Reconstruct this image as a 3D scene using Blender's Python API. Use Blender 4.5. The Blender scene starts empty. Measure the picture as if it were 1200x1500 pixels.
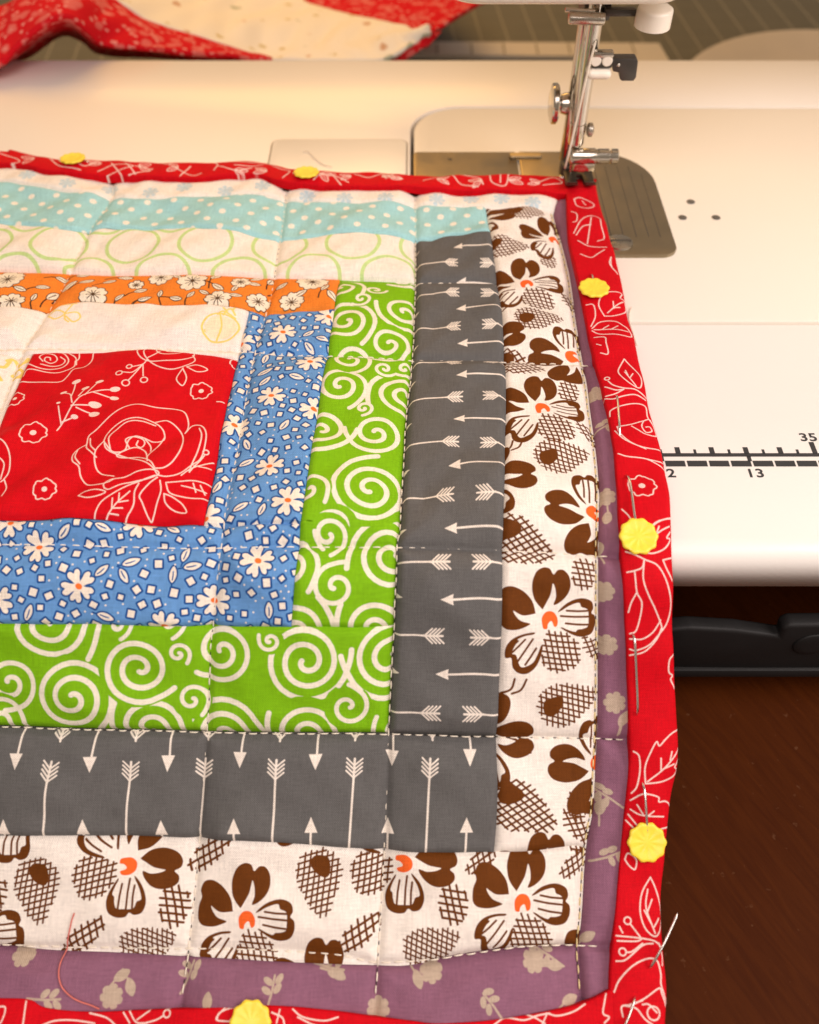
import bpy, bmesh, math, random
import numpy as np
from mathutils import Vector, Matrix

# ------------------------------------------------------------------ camera, world, light, exposure
F = 1300.0                      # focal length in photo pixels (photo 1200 x 1500)
TH = math.radians(50.6)         # camera looks this far below the horizon
CH = 0.1893                     # camera height above the machine bed
S = bpy.context.scene
COL = S.collection
cd = bpy.data.cameras.new('camera'); cam = bpy.data.objects.new('camera', cd); COL.objects.link(cam)
cam.location = (0, 0, CH); cam.rotation_euler = (math.pi/2-TH, 0, 0)
cd.sensor_fit = 'VERTICAL'; cd.sensor_height = 36; cd.sensor_width = 28.8; cd.lens = F*36/1500
cd.clip_start = 0.01; cd.clip_end = 20
cd.dof.use_dof = True; cd.dof.focus_distance = 0.262; cd.dof.aperture_fstop = 10.5
S.camera = cam
S.view_settings.view_transform = 'Standard'; S.view_settings.look = 'None'
S.view_settings.exposure = 0.45; S.view_settings.gamma = 1.0
W = bpy.data.worlds.new('World'); S.world = W; W.use_nodes = True
W.node_tree.nodes['Background'].inputs['Color'].default_value = (1.0, 0.80, 0.62, 1)
W.node_tree.nodes['Background'].inputs['Strength'].default_value = 0.24

def area(name, loc, target, size, power, color, size_y=None):
    l = bpy.data.lights.new(name, 'AREA'); l.shape = 'RECTANGLE'; l.size = size; l.size_y = size_y or size
    l.energy = power; l.color = color
    o = bpy.data.objects.new(name, l); COL.objects.link(o); o.location = loc
    d = Vector(target)-Vector(loc); o.rotation_euler = d.to_track_quat('-Z', 'Y').to_euler()
    return o
area('window_light', (0.50, 0.02, 0.42), (0.05, 0.14, 0), 0.35, 2.5, (1.0, 0.89, 0.85), 0.35)
area('room_lamp', (-0.12, 0.84, 0.44), (0.0, 0.34, 0), 0.5, 2.1, (1.0, 0.52, 0.11), 0.3)
area('front_fill', (-0.05, -0.22, 0.62), (0.0, 0.10, -0.03), 0.45, 2.6, (1.0, 0.88, 0.84))  # added soft fill from the front, lifting the near cloth

# ------------------------------------------------------------------ pixel <-> world helpers
def ray(u, v):
    b = (750.0-v)/F; a = (u-600.0)/F
    return Vector((a, math.cos(TH)+math.sin(TH)*b, -math.sin(TH)+math.cos(TH)*b))
def at(u, v, z=0.0):
    d = ray(u, v); k = (z-CH)/d.z
    return Vector((d.x*k, d.y*k, z))
def pv(u, v, Y):
    d = ray(u, v); k = Y/d.y
    return Vector((d.x*k, Y, CH+d.z*k))
def smooth(pts, n=8, closed=False):
    P = [np.array(p, float) for p in pts]
    if len(P) < 3: return np.array(P)
    if closed:
        if np.linalg.norm(P[0]-P[-1]) < 1e-9: P = P[:-1]
        Q = [P[-1]]+P+[P[0], P[1]]
    else:
        Q = [2*P[0]-P[1]]+P+[2*P[-1]-P[-2]]
    out = []
    for i in range(1, len(Q)-2):
        a, b, c, d = Q[i-1:i+3]
        for k in range(n):
            t = k/n
            out.append(0.5*(2*b+(c-a)*t+(2*a-5*b+4*c-d)*t*t+(3*b-a-3*c+d)*t**3))
    out.append(Q[-2])
    return np.array(out)
def resample(pts, n):
    P = np.array(pts, float); d = np.r_[0, np.cumsum(np.linalg.norm(np.diff(P, axis=0), axis=1))]
    s = np.linspace(0, d[-1], n)
    return np.stack([np.interp(s, d, P[:, k]) for k in range(P.shape[1])], 1)

# ------------------------------------------------------------------ mesh helpers
def link(name, me, mat=None, parent=None):
    o = bpy.data.objects.new(name, me); COL.objects.link(o)
    if mat: me.materials.append(mat)
    if parent: o.parent = parent
    return o
def mobj(name, verts, faces, mat=None, parent=None, sm=True):
    me = bpy.data.meshes.new(name); me.from_pydata([tuple(v) for v in verts], [], faces); me.update()
    if sm: me.polygons.foreach_set('use_smooth', [True]*len(me.polygons))
    return link(name, me, mat, parent)
def bmobj(name, bm, mat=None, parent=None, sm=False, autos=None):
    bmesh.ops.recalc_face_normals(bm, faces=bm.faces)
    me = bpy.data.meshes.new(name); bm.to_mesh(me); bm.free()
    if sm or autos: me.polygons.foreach_set('use_smooth', [True]*len(me.polygons))
    if autos: me.set_sharp_from_angle(angle=math.radians(autos))
    return link(name, me, mat, parent)
def thing(name, label, cat, loc=(0, 0, 0), group=None):
    o = bpy.data.objects.new(name, None); COL.objects.link(o)
    o.empty_display_size = 0.01
    o['label'] = label; o['category'] = cat
    if group: o['group'] = group
    return o
def tag(o, label, cat, group=None):
    o['label'] = label; o['category'] = cat
    if group: o['group'] = group
    return o
def prism(bm, pts, z0, z1, bev=0.0, seg=2, skip_y=None):
    """extrude a flat outline pts[(x,y)] from z0 to z1, bevel the top rim"""
    vs = [bm.verts.new((p[0], p[1], z1)) for p in pts]
    f = bm.faces.new(vs)
    r = bmesh.ops.extrude_face_region(bm, geom=[f])
    nv = [g for g in r['geom'] if isinstance(g, bmesh.types.BMVert)]
    bmesh.ops.translate(bm, verts=nv, vec=(0, 0, z0-z1))
    if bev:
        es = [e for e in f.edges] if f.is_valid else [e for e in bm.edges if all(abs(v.co.z-z1) < 1e-9 for v in e.verts) and all(v in vs for v in e.verts)]
        if skip_y is not None: es = [e for e in es if not all(abs(v.co.y-skip_y) < 1e-6 for v in e.verts)]
        bmesh.ops.bevel(bm, geom=es, offset=bev, segments=seg, profile=0.5, affect='EDGES', clamp_overlap=True)
    bmesh.ops.triangulate(bm, faces=[f for f in bm.faces if len(f.verts) > 4], ngon_method='EAR_CLIP')
def rrect(x0, x1, y0, y1, r, n=8):
    if not isinstance(r, (tuple, list)): r = (r,)*4       # radii at (x0,y0),(x1,y0),(x1,y1),(x0,y1)
    out = []
    for (cx, cy, a, rr) in ((x0+r[0], y0+r[0], 180, r[0]), (x1-r[1], y0+r[1], 270, r[1]), (x1-r[2], y1-r[2], 0, r[2]), (x0+r[3], y1-r[3], 90, r[3])):
        if rr <= 1e-6: out.append((cx, cy)); continue
        for k in range(n+1):
            t = math.radians(a+90*k/n); out.append((cx+rr*math.cos(t), cy+rr*math.sin(t)))
    return out
def box(bm, lo, hi, bev=0.0, seg=2):
    r = bmesh.ops.create_cube(bm, size=1.0)
    for v in r['verts']:
        v.co = Vector([(lo[i]+hi[i])/2+v.co[i]*(hi[i]-lo[i]) for i in range(3)])
    if bev:
        es = list({e for v in r['verts'] for e in v.link_edges})
        bmesh.ops.bevel(bm, geom=es, offset=bev, segments=seg, profile=0.5, affect='EDGES', clamp_overlap=True)
def lathe(bm, prof, p0, axis, n=28):
    """prof: (distance along axis, radius) pairs"""
    p0 = Vector(p0); ax = Vector(axis).normalized()
    q = ax.to_track_quat('Z', 'Y')
    rings = []
    for (h, r) in prof:
        rings.append([bm.verts.new(p0+q @ Vector((r*math.cos(2*math.pi*k/n), r*math.sin(2*math.pi*k/n), h))) for k in range(n)])
    for a, b in zip(rings, rings[1:]):
        for k in range(n): bm.faces.new((a[k], a[(k+1) % n], b[(k+1) % n], b[k]))
    bm.faces.new(rings[0]); bm.faces.new(rings[-1][::-1])
def rod(bm, p, q, r, n=20, bev=None):
    p, q = Vector(p), Vector(q); L = (q-p).length; b = min(bev if bev is not None else r*0.25, L/3, r*0.9)
    lathe(bm, [(0, r-b), (b*0.3, r-b*0.3), (b, r), (L-b, r), (L-b*0.3, r-b*0.3), (L, r-b)], p, q-p, n)
def tube(pts, r, n=6, closed_ends=True):
    """verts, faces of a tube along 3-D points; r may be a list"""
    P = [Vector(p) for p in pts]; V = []; Fc = []
    up = Vector((0, 0, 1))
    for i, p in enumerate(P):
        t = (P[min(i+1, len(P)-1)]-P[max(i-1, 0)]).normalized()
        s = t.cross(up)
        if s.length < 1e-4: s = t.cross(Vector((0, 1, 0)))
        s.normalize(); w = s.cross(t).normalized()
        rr = r[i] if isinstance(r, (list, tuple)) else r
        for k in range(n):
            a = 2*math.pi*k/n; V.append(p+s*rr*math.cos(a)+w*rr*math.sin(a))
    for i in range(len(P)-1):
        for k in range(n): Fc.append((i*n+k, i*n+(k+1) % n, (i+1)*n+(k+1) % n, (i+1)*n+k))
    if closed_ends:
        Fc.append(tuple(range(n))[::-1]); Fc.append(tuple((len(P)-1)*n+k for k in range(n)))
    return V, Fc

# ------------------------------------------------------------------ materials
def nt(m): return m.node_tree.nodes, m.node_tree.links
def mat(name, col, rough=0.5, metal=0.0, coat=0.0, spec=0.5, noise=0.0, nscale=60, bump=0.0, bscale=200, coatr=0.15, sss=0.0):
    m = bpy.data.materials.new(name); m.use_nodes = True; N, L = nt(m); b = N['Principled BSDF']
    b.inputs['Base Color'].default_value = (*col, 1); b.inputs['Roughness'].default_value = rough
    b.inputs['Metallic'].default_value = metal; b.inputs['Coat Weight'].default_value = coat; b.inputs['Coat Roughness'].default_value = coatr
    b.inputs['Specular IOR Level'].default_value = spec
    tc = N.new('ShaderNodeTexCoord')
    if noise or bump:
        n1 = N.new('ShaderNodeTexNoise'); n1.inputs['Scale'].default_value = nscale; n1.inputs['Detail'].default_value = 6
        L.new(tc.outputs['Object'], n1.inputs['Vector'])
    if noise:
        mx = N.new('ShaderNodeMix'); mx.data_type = 'RGBA'; L.new(n1.outputs['Fac'], mx.inputs['Factor'])
        mx.inputs['A'].default_value = (*[c*(1-noise) for c in col], 1); mx.inputs['B'].default_value = (*[min(1, c*(1+noise)) for c in col], 1)
        L.new(mx.outputs['Result'], b.inputs['Base Color'])
        mr = N.new('ShaderNodeMapRange'); mr.inputs['To Min'].default_value = max(0.02, rough-0.1); mr.inputs['To Max'].default_value = min(1, rough+0.1)
        L.new(n1.outputs['Fac'], mr.inputs['Value']); L.new(mr.outputs['Result'], b.inputs['Roughness'])
    if bump:
        n2 = N.new('ShaderNodeTexNoise'); n2.inputs['Scale'].default_value = bscale; n2.inputs['Detail'].default_value = 4
        L.new(tc.outputs['Object'], n2.inputs['Vector'])
        bp = N.new('ShaderNodeBump'); bp.inputs['Strength'].default_value = bump; bp.inputs['Distance'].default_value = 0.001
        L.new(n2.outputs['Fac'], bp.inputs['Height']); L.new(bp.outputs['Normal'], b.inputs['Normal'])
    return m

M_BED = mat('cream_plastic', (0.80, 0.755, 0.67), 0.34, coat=0.25, noise=0.02, nscale=8, bump=0.06, bscale=900, coatr=0.25)
M_BED2 = mat('white_plastic', (0.80, 0.765, 0.72), 0.36, coat=0.25, noise=0.02, nscale=8, bump=0.06, bscale=900, coatr=0.25)
M_GROOVE = mat('shadowed_gap_plastic', (0.20, 0.17, 0.13), 0.7, noise=0.1)
M_CHROME = mat('chrome', (0.56, 0.52, 0.46), 0.14, metal=1, noise=0.06, nscale=300, bump=0.02, bscale=500)
M_STEEL = mat('steel', (0.50, 0.46, 0.40), 0.28, metal=1, noise=0.12, nscale=200, bump=0.03, bscale=600)
M_DARK = mat('dark_steel', (0.075, 0.068, 0.06), 0.4, metal=0.6, noise=0.2, nscale=200)
M_PLATE = mat('brushed_plate', (0.34, 0.275, 0.18), 0.36, metal=0.9, noise=0.08, nscale=120, bump=0.02, bscale=900)
M_GROOVEMETAL = mat('engraved_line', (0.09, 0.08, 0.065), 0.5, metal=0.4, noise=0.1)
M_INK = mat('black_print', (0.028, 0.028, 0.03), 0.5, noise=0.1, nscale=400)
M_BLACKPL = mat('charcoal_plastic', (0.013, 0.0122, 0.0122), 0.55, spec=0.2, noise=0.12, nscale=90, bump=0.05, bscale=700)
M_KNOB = mat('ivory_knob', (0.80, 0.73, 0.63), 0.4, coat=0.2, noise=0.03, nscale=80)
M_YEL = mat('yellow_plastic', (0.88, 0.66, 0.050), 0.38, noise=0.06, nscale=900, bump=0.08, bscale=1500)
M_PIN = mat('pin_steel', (0.75, 0.72, 0.68), 0.22, metal=1, noise=0.05, nscale=800)
M_THREAD = mat('cream_thread', (0.80, 0.72, 0.60), 0.75, noise=0.12, nscale=2500, bump=0.2, bscale=4000)
M_DARKBITS = mat('dark_stitch_bits', (0.035, 0.028, 0.02), 0.8, noise=0.2, nscale=2500)
M_THREADG = mat('golden_thread', (0.68, 0.55, 0.27), 0.75, noise=0.15, nscale=2500, bump=0.2, bscale=4000)
M_REDTHREAD = mat('faded_red_thread', (0.62, 0.16, 0.13), 0.75, noise=0.2, nscale=500)
M_HOLE = mat('hole_shadow_plastic', (0.10, 0.09, 0.075), 0.6, noise=0.1)

def wood_material():
    m = bpy.data.materials.new('dark_brown_wood'); m.use_nodes = True; N, L = nt(m); b = N['Principled BSDF']
    tc = N.new('ShaderNodeTexCoord'); mp = N.new('ShaderNodeMapping'); mp.inputs['Scale'].default_value = (1, 1, 1)
    mp.inputs['Scale'].default_value = (9, 75, 6)
    m0 = N.new('ShaderNodeMapping'); m0.inputs['Rotation'].default_value = (0, 0, math.radians(60)); L.new(tc.outputs['Object'], m0.inputs['Vector']); L.new(m0.outputs['Vector'], mp.inputs['Vector'])
    n1 = N.new('ShaderNodeTexNoise'); n1.inputs['Scale'].default_value = 6; n1.inputs['Detail'].default_value = 8; n1.inputs['Distortion'].default_value = 0.8
    L.new(mp.outputs['Vector'], n1.inputs['Vector'])
    cr = N.new('ShaderNodeValToRGB'); e = cr.color_ramp.elements
    e[0].position = 0.20; e[0].color = (0.040, 0.0078, 0.0009, 1); e[1].position = 0.85; e[1].color = (0.066, 0.0150, 0.0018, 1)
    L.new(n1.outputs['Fac'], cr.inputs['Fac'])
    n2 = N.new('ShaderNodeTexNoise'); n2.inputs['Scale'].default_value = 420; n2.inputs['Detail'].default_value = 2
    L.new(tc.outputs['Object'], n2.inputs['Vector'])
    r2 = N.new('ShaderNodeValToRGB'); r2.color_ramp.elements[0].position = 0.70; r2.color_ramp.elements[1].position = 0.78
    L.new(n2.outputs['Fac'], r2.inputs['Fac'])
    mx = N.new('ShaderNodeMix'); mx.data_type = 'RGBA'; mx.inputs['B'].default_value = (0.20, 0.10, 0.05, 1)
    ml = N.new('ShaderNodeMath'); ml.operation = 'MULTIPLY'; ml.inputs[1].default_value = 0.22
    L.new(r2.outputs['Color'], ml.inputs[0]); L.new(ml.outputs[0], mx.inputs['Factor']); L.new(cr.outputs['Color'], mx.inputs['A'])
    L.new(mx.outputs['Result'], b.inputs['Base Color'])
    b.inputs['Roughness'].default_value = 0.55; b.inputs['Specular IOR Level'].default_value = 0.05
    bp = N.new('ShaderNodeBump'); bp.inputs['Strength'].default_value = 0.25; bp.inputs['Distance'].default_value = 0.0006
    L.new(n1.outputs['Fac'], bp.inputs['Height']); L.new(bp.outputs['Normal'], b.inputs['Normal'])
    return m

def fabric(name, base, inks, image=None, rough=0.68, wv=1.0, print_scale=None):
    """woven cotton: base colour, up to three printed inks read from the coverage channels of a drawn print"""
    m = bpy.data.materials.new(name); m.use_nodes = True; N, L = nt(m); b = N['Principled BSDF']
    b.inputs['Roughness'].default_value = rough; b.inputs['Specular IOR Level'].default_value = 0.10
    b.inputs['Sheen Weight'].default_value = 0.0; b.inputs['Sheen Roughness'].default_value = 0.5
    uvm = N.new('ShaderNodeUVMap'); uvm.uv_map = 'cloth'          # millimetres along the cloth
    sx = N.new('ShaderNodeSeparateXYZ'); L.new(uvm.outputs['UV'], sx.inputs[0])
    def math_(op, a, c=None):
        n = N.new('ShaderNodeMath'); n.operation = op
        for i, x in enumerate((a, c)):
            if x is None: continue
            if isinstance(x, (int, float)): n.inputs[i].default_value = x
            else: L.new(x, n.inputs[i])
        return n.outputs[0]
    sa = math_('SINE', math_('MULTIPLY', sx.outputs['X'], 2*math.pi/0.56))
    sb = math_('SINE', math_('MULTIPLY', sx.outputs['Y'], 2*math.pi/0.60))
    weave = math_('MULTIPLY', sa, sb)
    def slub(sc):
        mp = N.new('ShaderNodeMapping'); mp.inputs['Scale'].default_value = sc; L.new(uvm.outputs['UV'], mp.inputs['Vector'])
        n = N.new('ShaderNodeTexNoise'); n.inputs['Scale'].default_value = 1; n.inputs['Detail'].default_value = 3; L.new(mp.outputs['Vector'], n.inputs['Vector'])
        return n.outputs['Fac']
    sl = math_('ADD', slub((0.25, 2.4, 1)), slub((2.6, 0.22, 1)))      # ~1 +- 0.3
    fine = slub((2.2, 2.2, 1))
    col = None
    rgb = N.new('ShaderNodeRGB'); rgb.outputs[0].default_value = (*base, 1); col = rgb.outputs[0]
    if image is not None:
        ti = N.new('ShaderNodeTexImage'); ti.image = image; ti.interpolation = 'Linear'; ti.extension = 'EXTEND'
        pu = N.new('ShaderNodeUVMap'); pu.uv_map = 'print'; L.new(pu.outputs['UV'], ti.inputs['Vector'])
        sc = N.new('ShaderNodeSeparateColor'); L.new(ti.outputs['Color'], sc.inputs['Color'])
        for k, ink in enumerate(inks):
            if ink is None: continue
            mx = N.new('ShaderNodeMix'); mx.data_type = 'RGBA'; L.new(sc.outputs[k], mx.inputs['Factor']); L.new(col, mx.inputs['A'])
            mx.inputs['B'].default_value = (*ink, 1); col = mx.outputs['Result']
    val = math_('ADD', math_('ADD', math_('MULTIPLY', sl, 0.42*wv), math_('MULTIPLY', fine, 0.36*wv)), 1-0.60*wv)
    val = math_('ADD', val, math_('MULTIPLY', weave, 0.20*wv))
    hv = N.new('ShaderNodeVectorMath'); hv.operation = 'SCALE'; L.new(col, hv.inputs[0]); L.new(val, hv.inputs['Scale'])
    L.new(hv.outputs['Vector'], b.inputs['Base Color'])
    h = math_('ADD', math_('MULTIPLY', weave, 0.5), sl)
    bp = N.new('ShaderNodeBump'); bp.inputs['Strength'].default_value = 0.6*wv; bp.inputs['Distance'].default_value = 0.00012
    L.new(h, bp.inputs['Height']); L.new(bp.outputs['Normal'], b.inputs['Normal'])
    return m

# ------------------------------------------------------------------ the setting: wooden table
TZ = -0.0755
def wooden_table():
    bm = bmesh.new(); n = 24
    box(bm, (-1.6, -0.5, TZ-0.03), (1.6, 1.7, TZ), 0.004, 2)
    o = bmobj('wooden_table', bm, wood_material()); o['kind'] = 'structure'
wooden_table()

# ------------------------------------------------------------------ sewing machine and its extension table
YR = at(600, 666, 0).y                     # ruler line
Y_FRONT = 0.1462; Y_BACK = at(600, 88, 0).y
X_ARM = at(604, 215, 0).x                  # left edge of the free arm
Y_ARM0 = at(1000, 473, 0).y; Y_ARM1 = at(1000, 157, 0).y
def extension_table():
    t = thing('extension_table', 'wide cream plastic extension table around the machine arm, with a printed ruler on its front', 'extension table')
    g = 0.0007; XR = 0.62; XL = -0.42
    # rear and left part with the rounded cut-out (U shape open to the right), front part a separate moulded board
    r = 0.022; cut = []
    xa, ya1, ya0 = X_ARM-g, Y_ARM1+g, Y_ARM0-g
    out = [(XL, Y_FRONT+0.0003), (XR, Y_FRONT+0.0003), (XR, ya0), (xa, ya0)]
    for k in range(11):
        a = math.radians(180-90*k/10); out.append((xa+r+r*math.cos(a), ya1-r+r*math.sin(a)))
    out += [(XR, ya1), (XR, Y_BACK), (XL, Y_BACK)]
    bm = bmesh.new(); prism(bm, out, -0.0135, 0.0, 0.0006, 2, Y_FRONT+0.0003)
    # big round nose along the front edge
    bmobj('table_top', bm, M_BED2, t, autos=35)
    nose = bmesh.new(); n = 10; R = 0.0062
    sec = [(Y_FRONT+0.0003, 0.0)]
    for k in range(n+1):
        a = math.radians(90+90*k/n); sec.append((Y_FRONT+R*math.cos(a), -R+R*math.sin(a)))
    sec += [(Y_FRONT-R, -0.0135), (Y_FRONT+0.0003, -0.0135)]
    rows = [[nose.verts.new((x, y, z)) for (y, z) in sec] for x in np.linspace(XL, XR, 14)]
    for a, b in zip(rows, rows[1:]):
        for k in range(len(sec)-1): nose.faces.new((a[k], a[k+1], b[k+1], b[k]))
    bmobj('rounded_front_edge', nose, M_BED2, t, sm=True)
    # groove floor so that the seam reads as a gap
    bm = bmesh.new(); box(bm, (X_ARM-0.004, Y_ARM0-0.004, -0.0105), (XR-0.01, Y_ARM1+0.004, -0.0095))
    bmobj('gap_floor', bm, M_GROOVE, t)
    # latch lid left of the arm
    lx0 = at(397, 225, 0).x; lx1 = X_ARM-0.0024; ly1 = at(500, 205, 0).y; ly0 = at(500, 300, 0).y
    bm = bmesh.new(); prism(bm, rrect(lx0, lx1, ly0, ly1, 0.004), -0.004, 0.0006, 0.0005, 2)
    bmobj('latch_lid', bm, M_BED, t, autos=35)
    bm = bmesh.new(); prism(bm, rrect(lx0-0.0005, lx1+0.0005, ly0-0.0005, ly1+0.0005, 0.0045), -0.003, 0.00012)
    bmobj('lid_gap', bm, M_GROOVE, t)
    # printed ruler on the front board
    cm = 0.01; x13 = at(1095, 664, 0).x
    pr = bmesh.new(); zt = 0.00006
    def bar(x0, x1, y0, y1):
        vs = [pr.verts.new((x, y, zt)) for x, y in ((x0, y0), (x1, y0), (x1, y1), (x0, y1))]; pr.faces.new(vs)
    yl = at(600, 666.5, 0).y
    bar(x13-0.09, XR-0.03, yl-0.0007, yl+0.0007)
    x33 = x13-0.0002
    for k in range(-9, 46):
        x = x33+k*cm*0.5
        if k % 2 == 0:
            long = ((33+k//2) % 5 == 0)
            bar(x-0.00075, x+0.00075, yl+0.00055, yl+(0.0052 if long else 0.0031))
        else:
            bar(x-0.0004, x+0.0004, yl+0.00055, yl+0.0022)
    yb1, yb0 = at(600, 675, 0).y, at(600, 683.5, 0).y
    for k in range(-14, 40):
        x = x13+k*0.00635+0.0004
        bar(x+0.0003, x+0.00635-0.0003, yb0, yb1)
    for k in range(-3, 10): bar(x13+k*0.0254-0.0006, x13+k*0.0254+0.0006, yb1-0.0002, yl-0.0005)
    o = bmobj('ruler_scale', pr, M_INK, t); o['kind'] = 'stuff'
    def number(s, x, v, h):
        c = bpy.data.curves.new('ruler_number', 'FONT'); c.body = s; c.size = h; c.align_x = 'CENTER'; c.extrude = 0.00002; c.offset = 0.00010
        c.space_character = 1.05
        q = at(600, v, 0); ob = bpy.data.objects.new('ruler_number', c); COL.objects.link(ob); c.materials.append(M_INK)
        me = bpy.data.meshes.new_from_object(ob.evaluated_get(bpy.context.evaluated_depsgraph_get())); bpy.data.objects.remove(ob); bpy.data.curves.remove(c)
        me.name = 'ruler_number'; ob = bpy.data.objects.new('ruler_number', me); COL.objects.link(ob)
        ob.location = (x, q.y, 0.00005); ob.scale = (1.15, 1, 1); ob.parent = t
    for k in range(3): number(str(12+k), at(1108, 699, 0).x+(k-1)*0.0254, 699, 0.0045)
    for k in range(3): number(str(30+5*k), at(1186, 646, 0).x+(k-1)*0.05, 646, 0.0045)
    # three small dark discs; shade inside screw holes is put in their colour
    for (u, v) in ((1012, 296), (1000, 319), (1049, 319)):
        p = at(u, v, 0); bm = bmesh.new(); lathe(bm, [(0, 0.0013), (0.0002, 0.0016), (0.0003, 0.0013)], (p.x, p.y, 0.0000), (0, 0, 1), 18)
        o = bmobj('screw_hole', bm, M_HOLE, sewing, sm=True)
    # folded charcoal leg below the front edge
    leg = bmesh.new(); yy = 0.138
    pts = [(980, 924), (1010, 921), (1080, 925), (1142, 934), (1146, 922), (1158, 917), (1420, 914), (1420, 982), (1190, 990), (1165, 984), (1142, 984), (1100, 981), (980, 978)]
    vs = [leg.verts.new(pv(u, v, yy)) for u, v in pts]; f = leg.faces.new(vs)
    r_ = bmesh.ops.extrude_face_region(leg, geom=[f]); bmesh.ops.translate(leg, verts=[g_ for g_ in r_['geom'] if isinstance(g_, bmesh.types.BMVert)], vec=(0, 0.005, 0))
    bmesh.ops.bevel(leg, geom=list(leg.edges), offset=0.0012, segments=3, profile=0.5, affect='EDGES', clamp_overlap=True)
    lg = bmobj('folding_leg', leg, M_BLACKPL, t, autos=40)
    bm = bmesh.new(); p = pv(1190, 946, yy-0.0006); lathe(bm, [(0, 0.0052), (0.0006, 0.0056), (0.0010, 0.0050), (0.0012, 0.0030)], p+Vector((0, 0.001, 0)), (0, -1, 0), 24)
    bmobj('pivot', bm, M_BLACKPL, lg, sm=True)
    bm = bmesh.new(); box(bm, (at(700, 900, -0.05).x, yy-0.0012, pv(1000, 988, yy).z), (pv(1420, 989, yy).x, yy+0.004, pv(1000, 978, yy).z), 0.0008, 2)
    bmobj('leg_foot', bm, M_BLACKPL, lg, autos=40)
    return t

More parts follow.
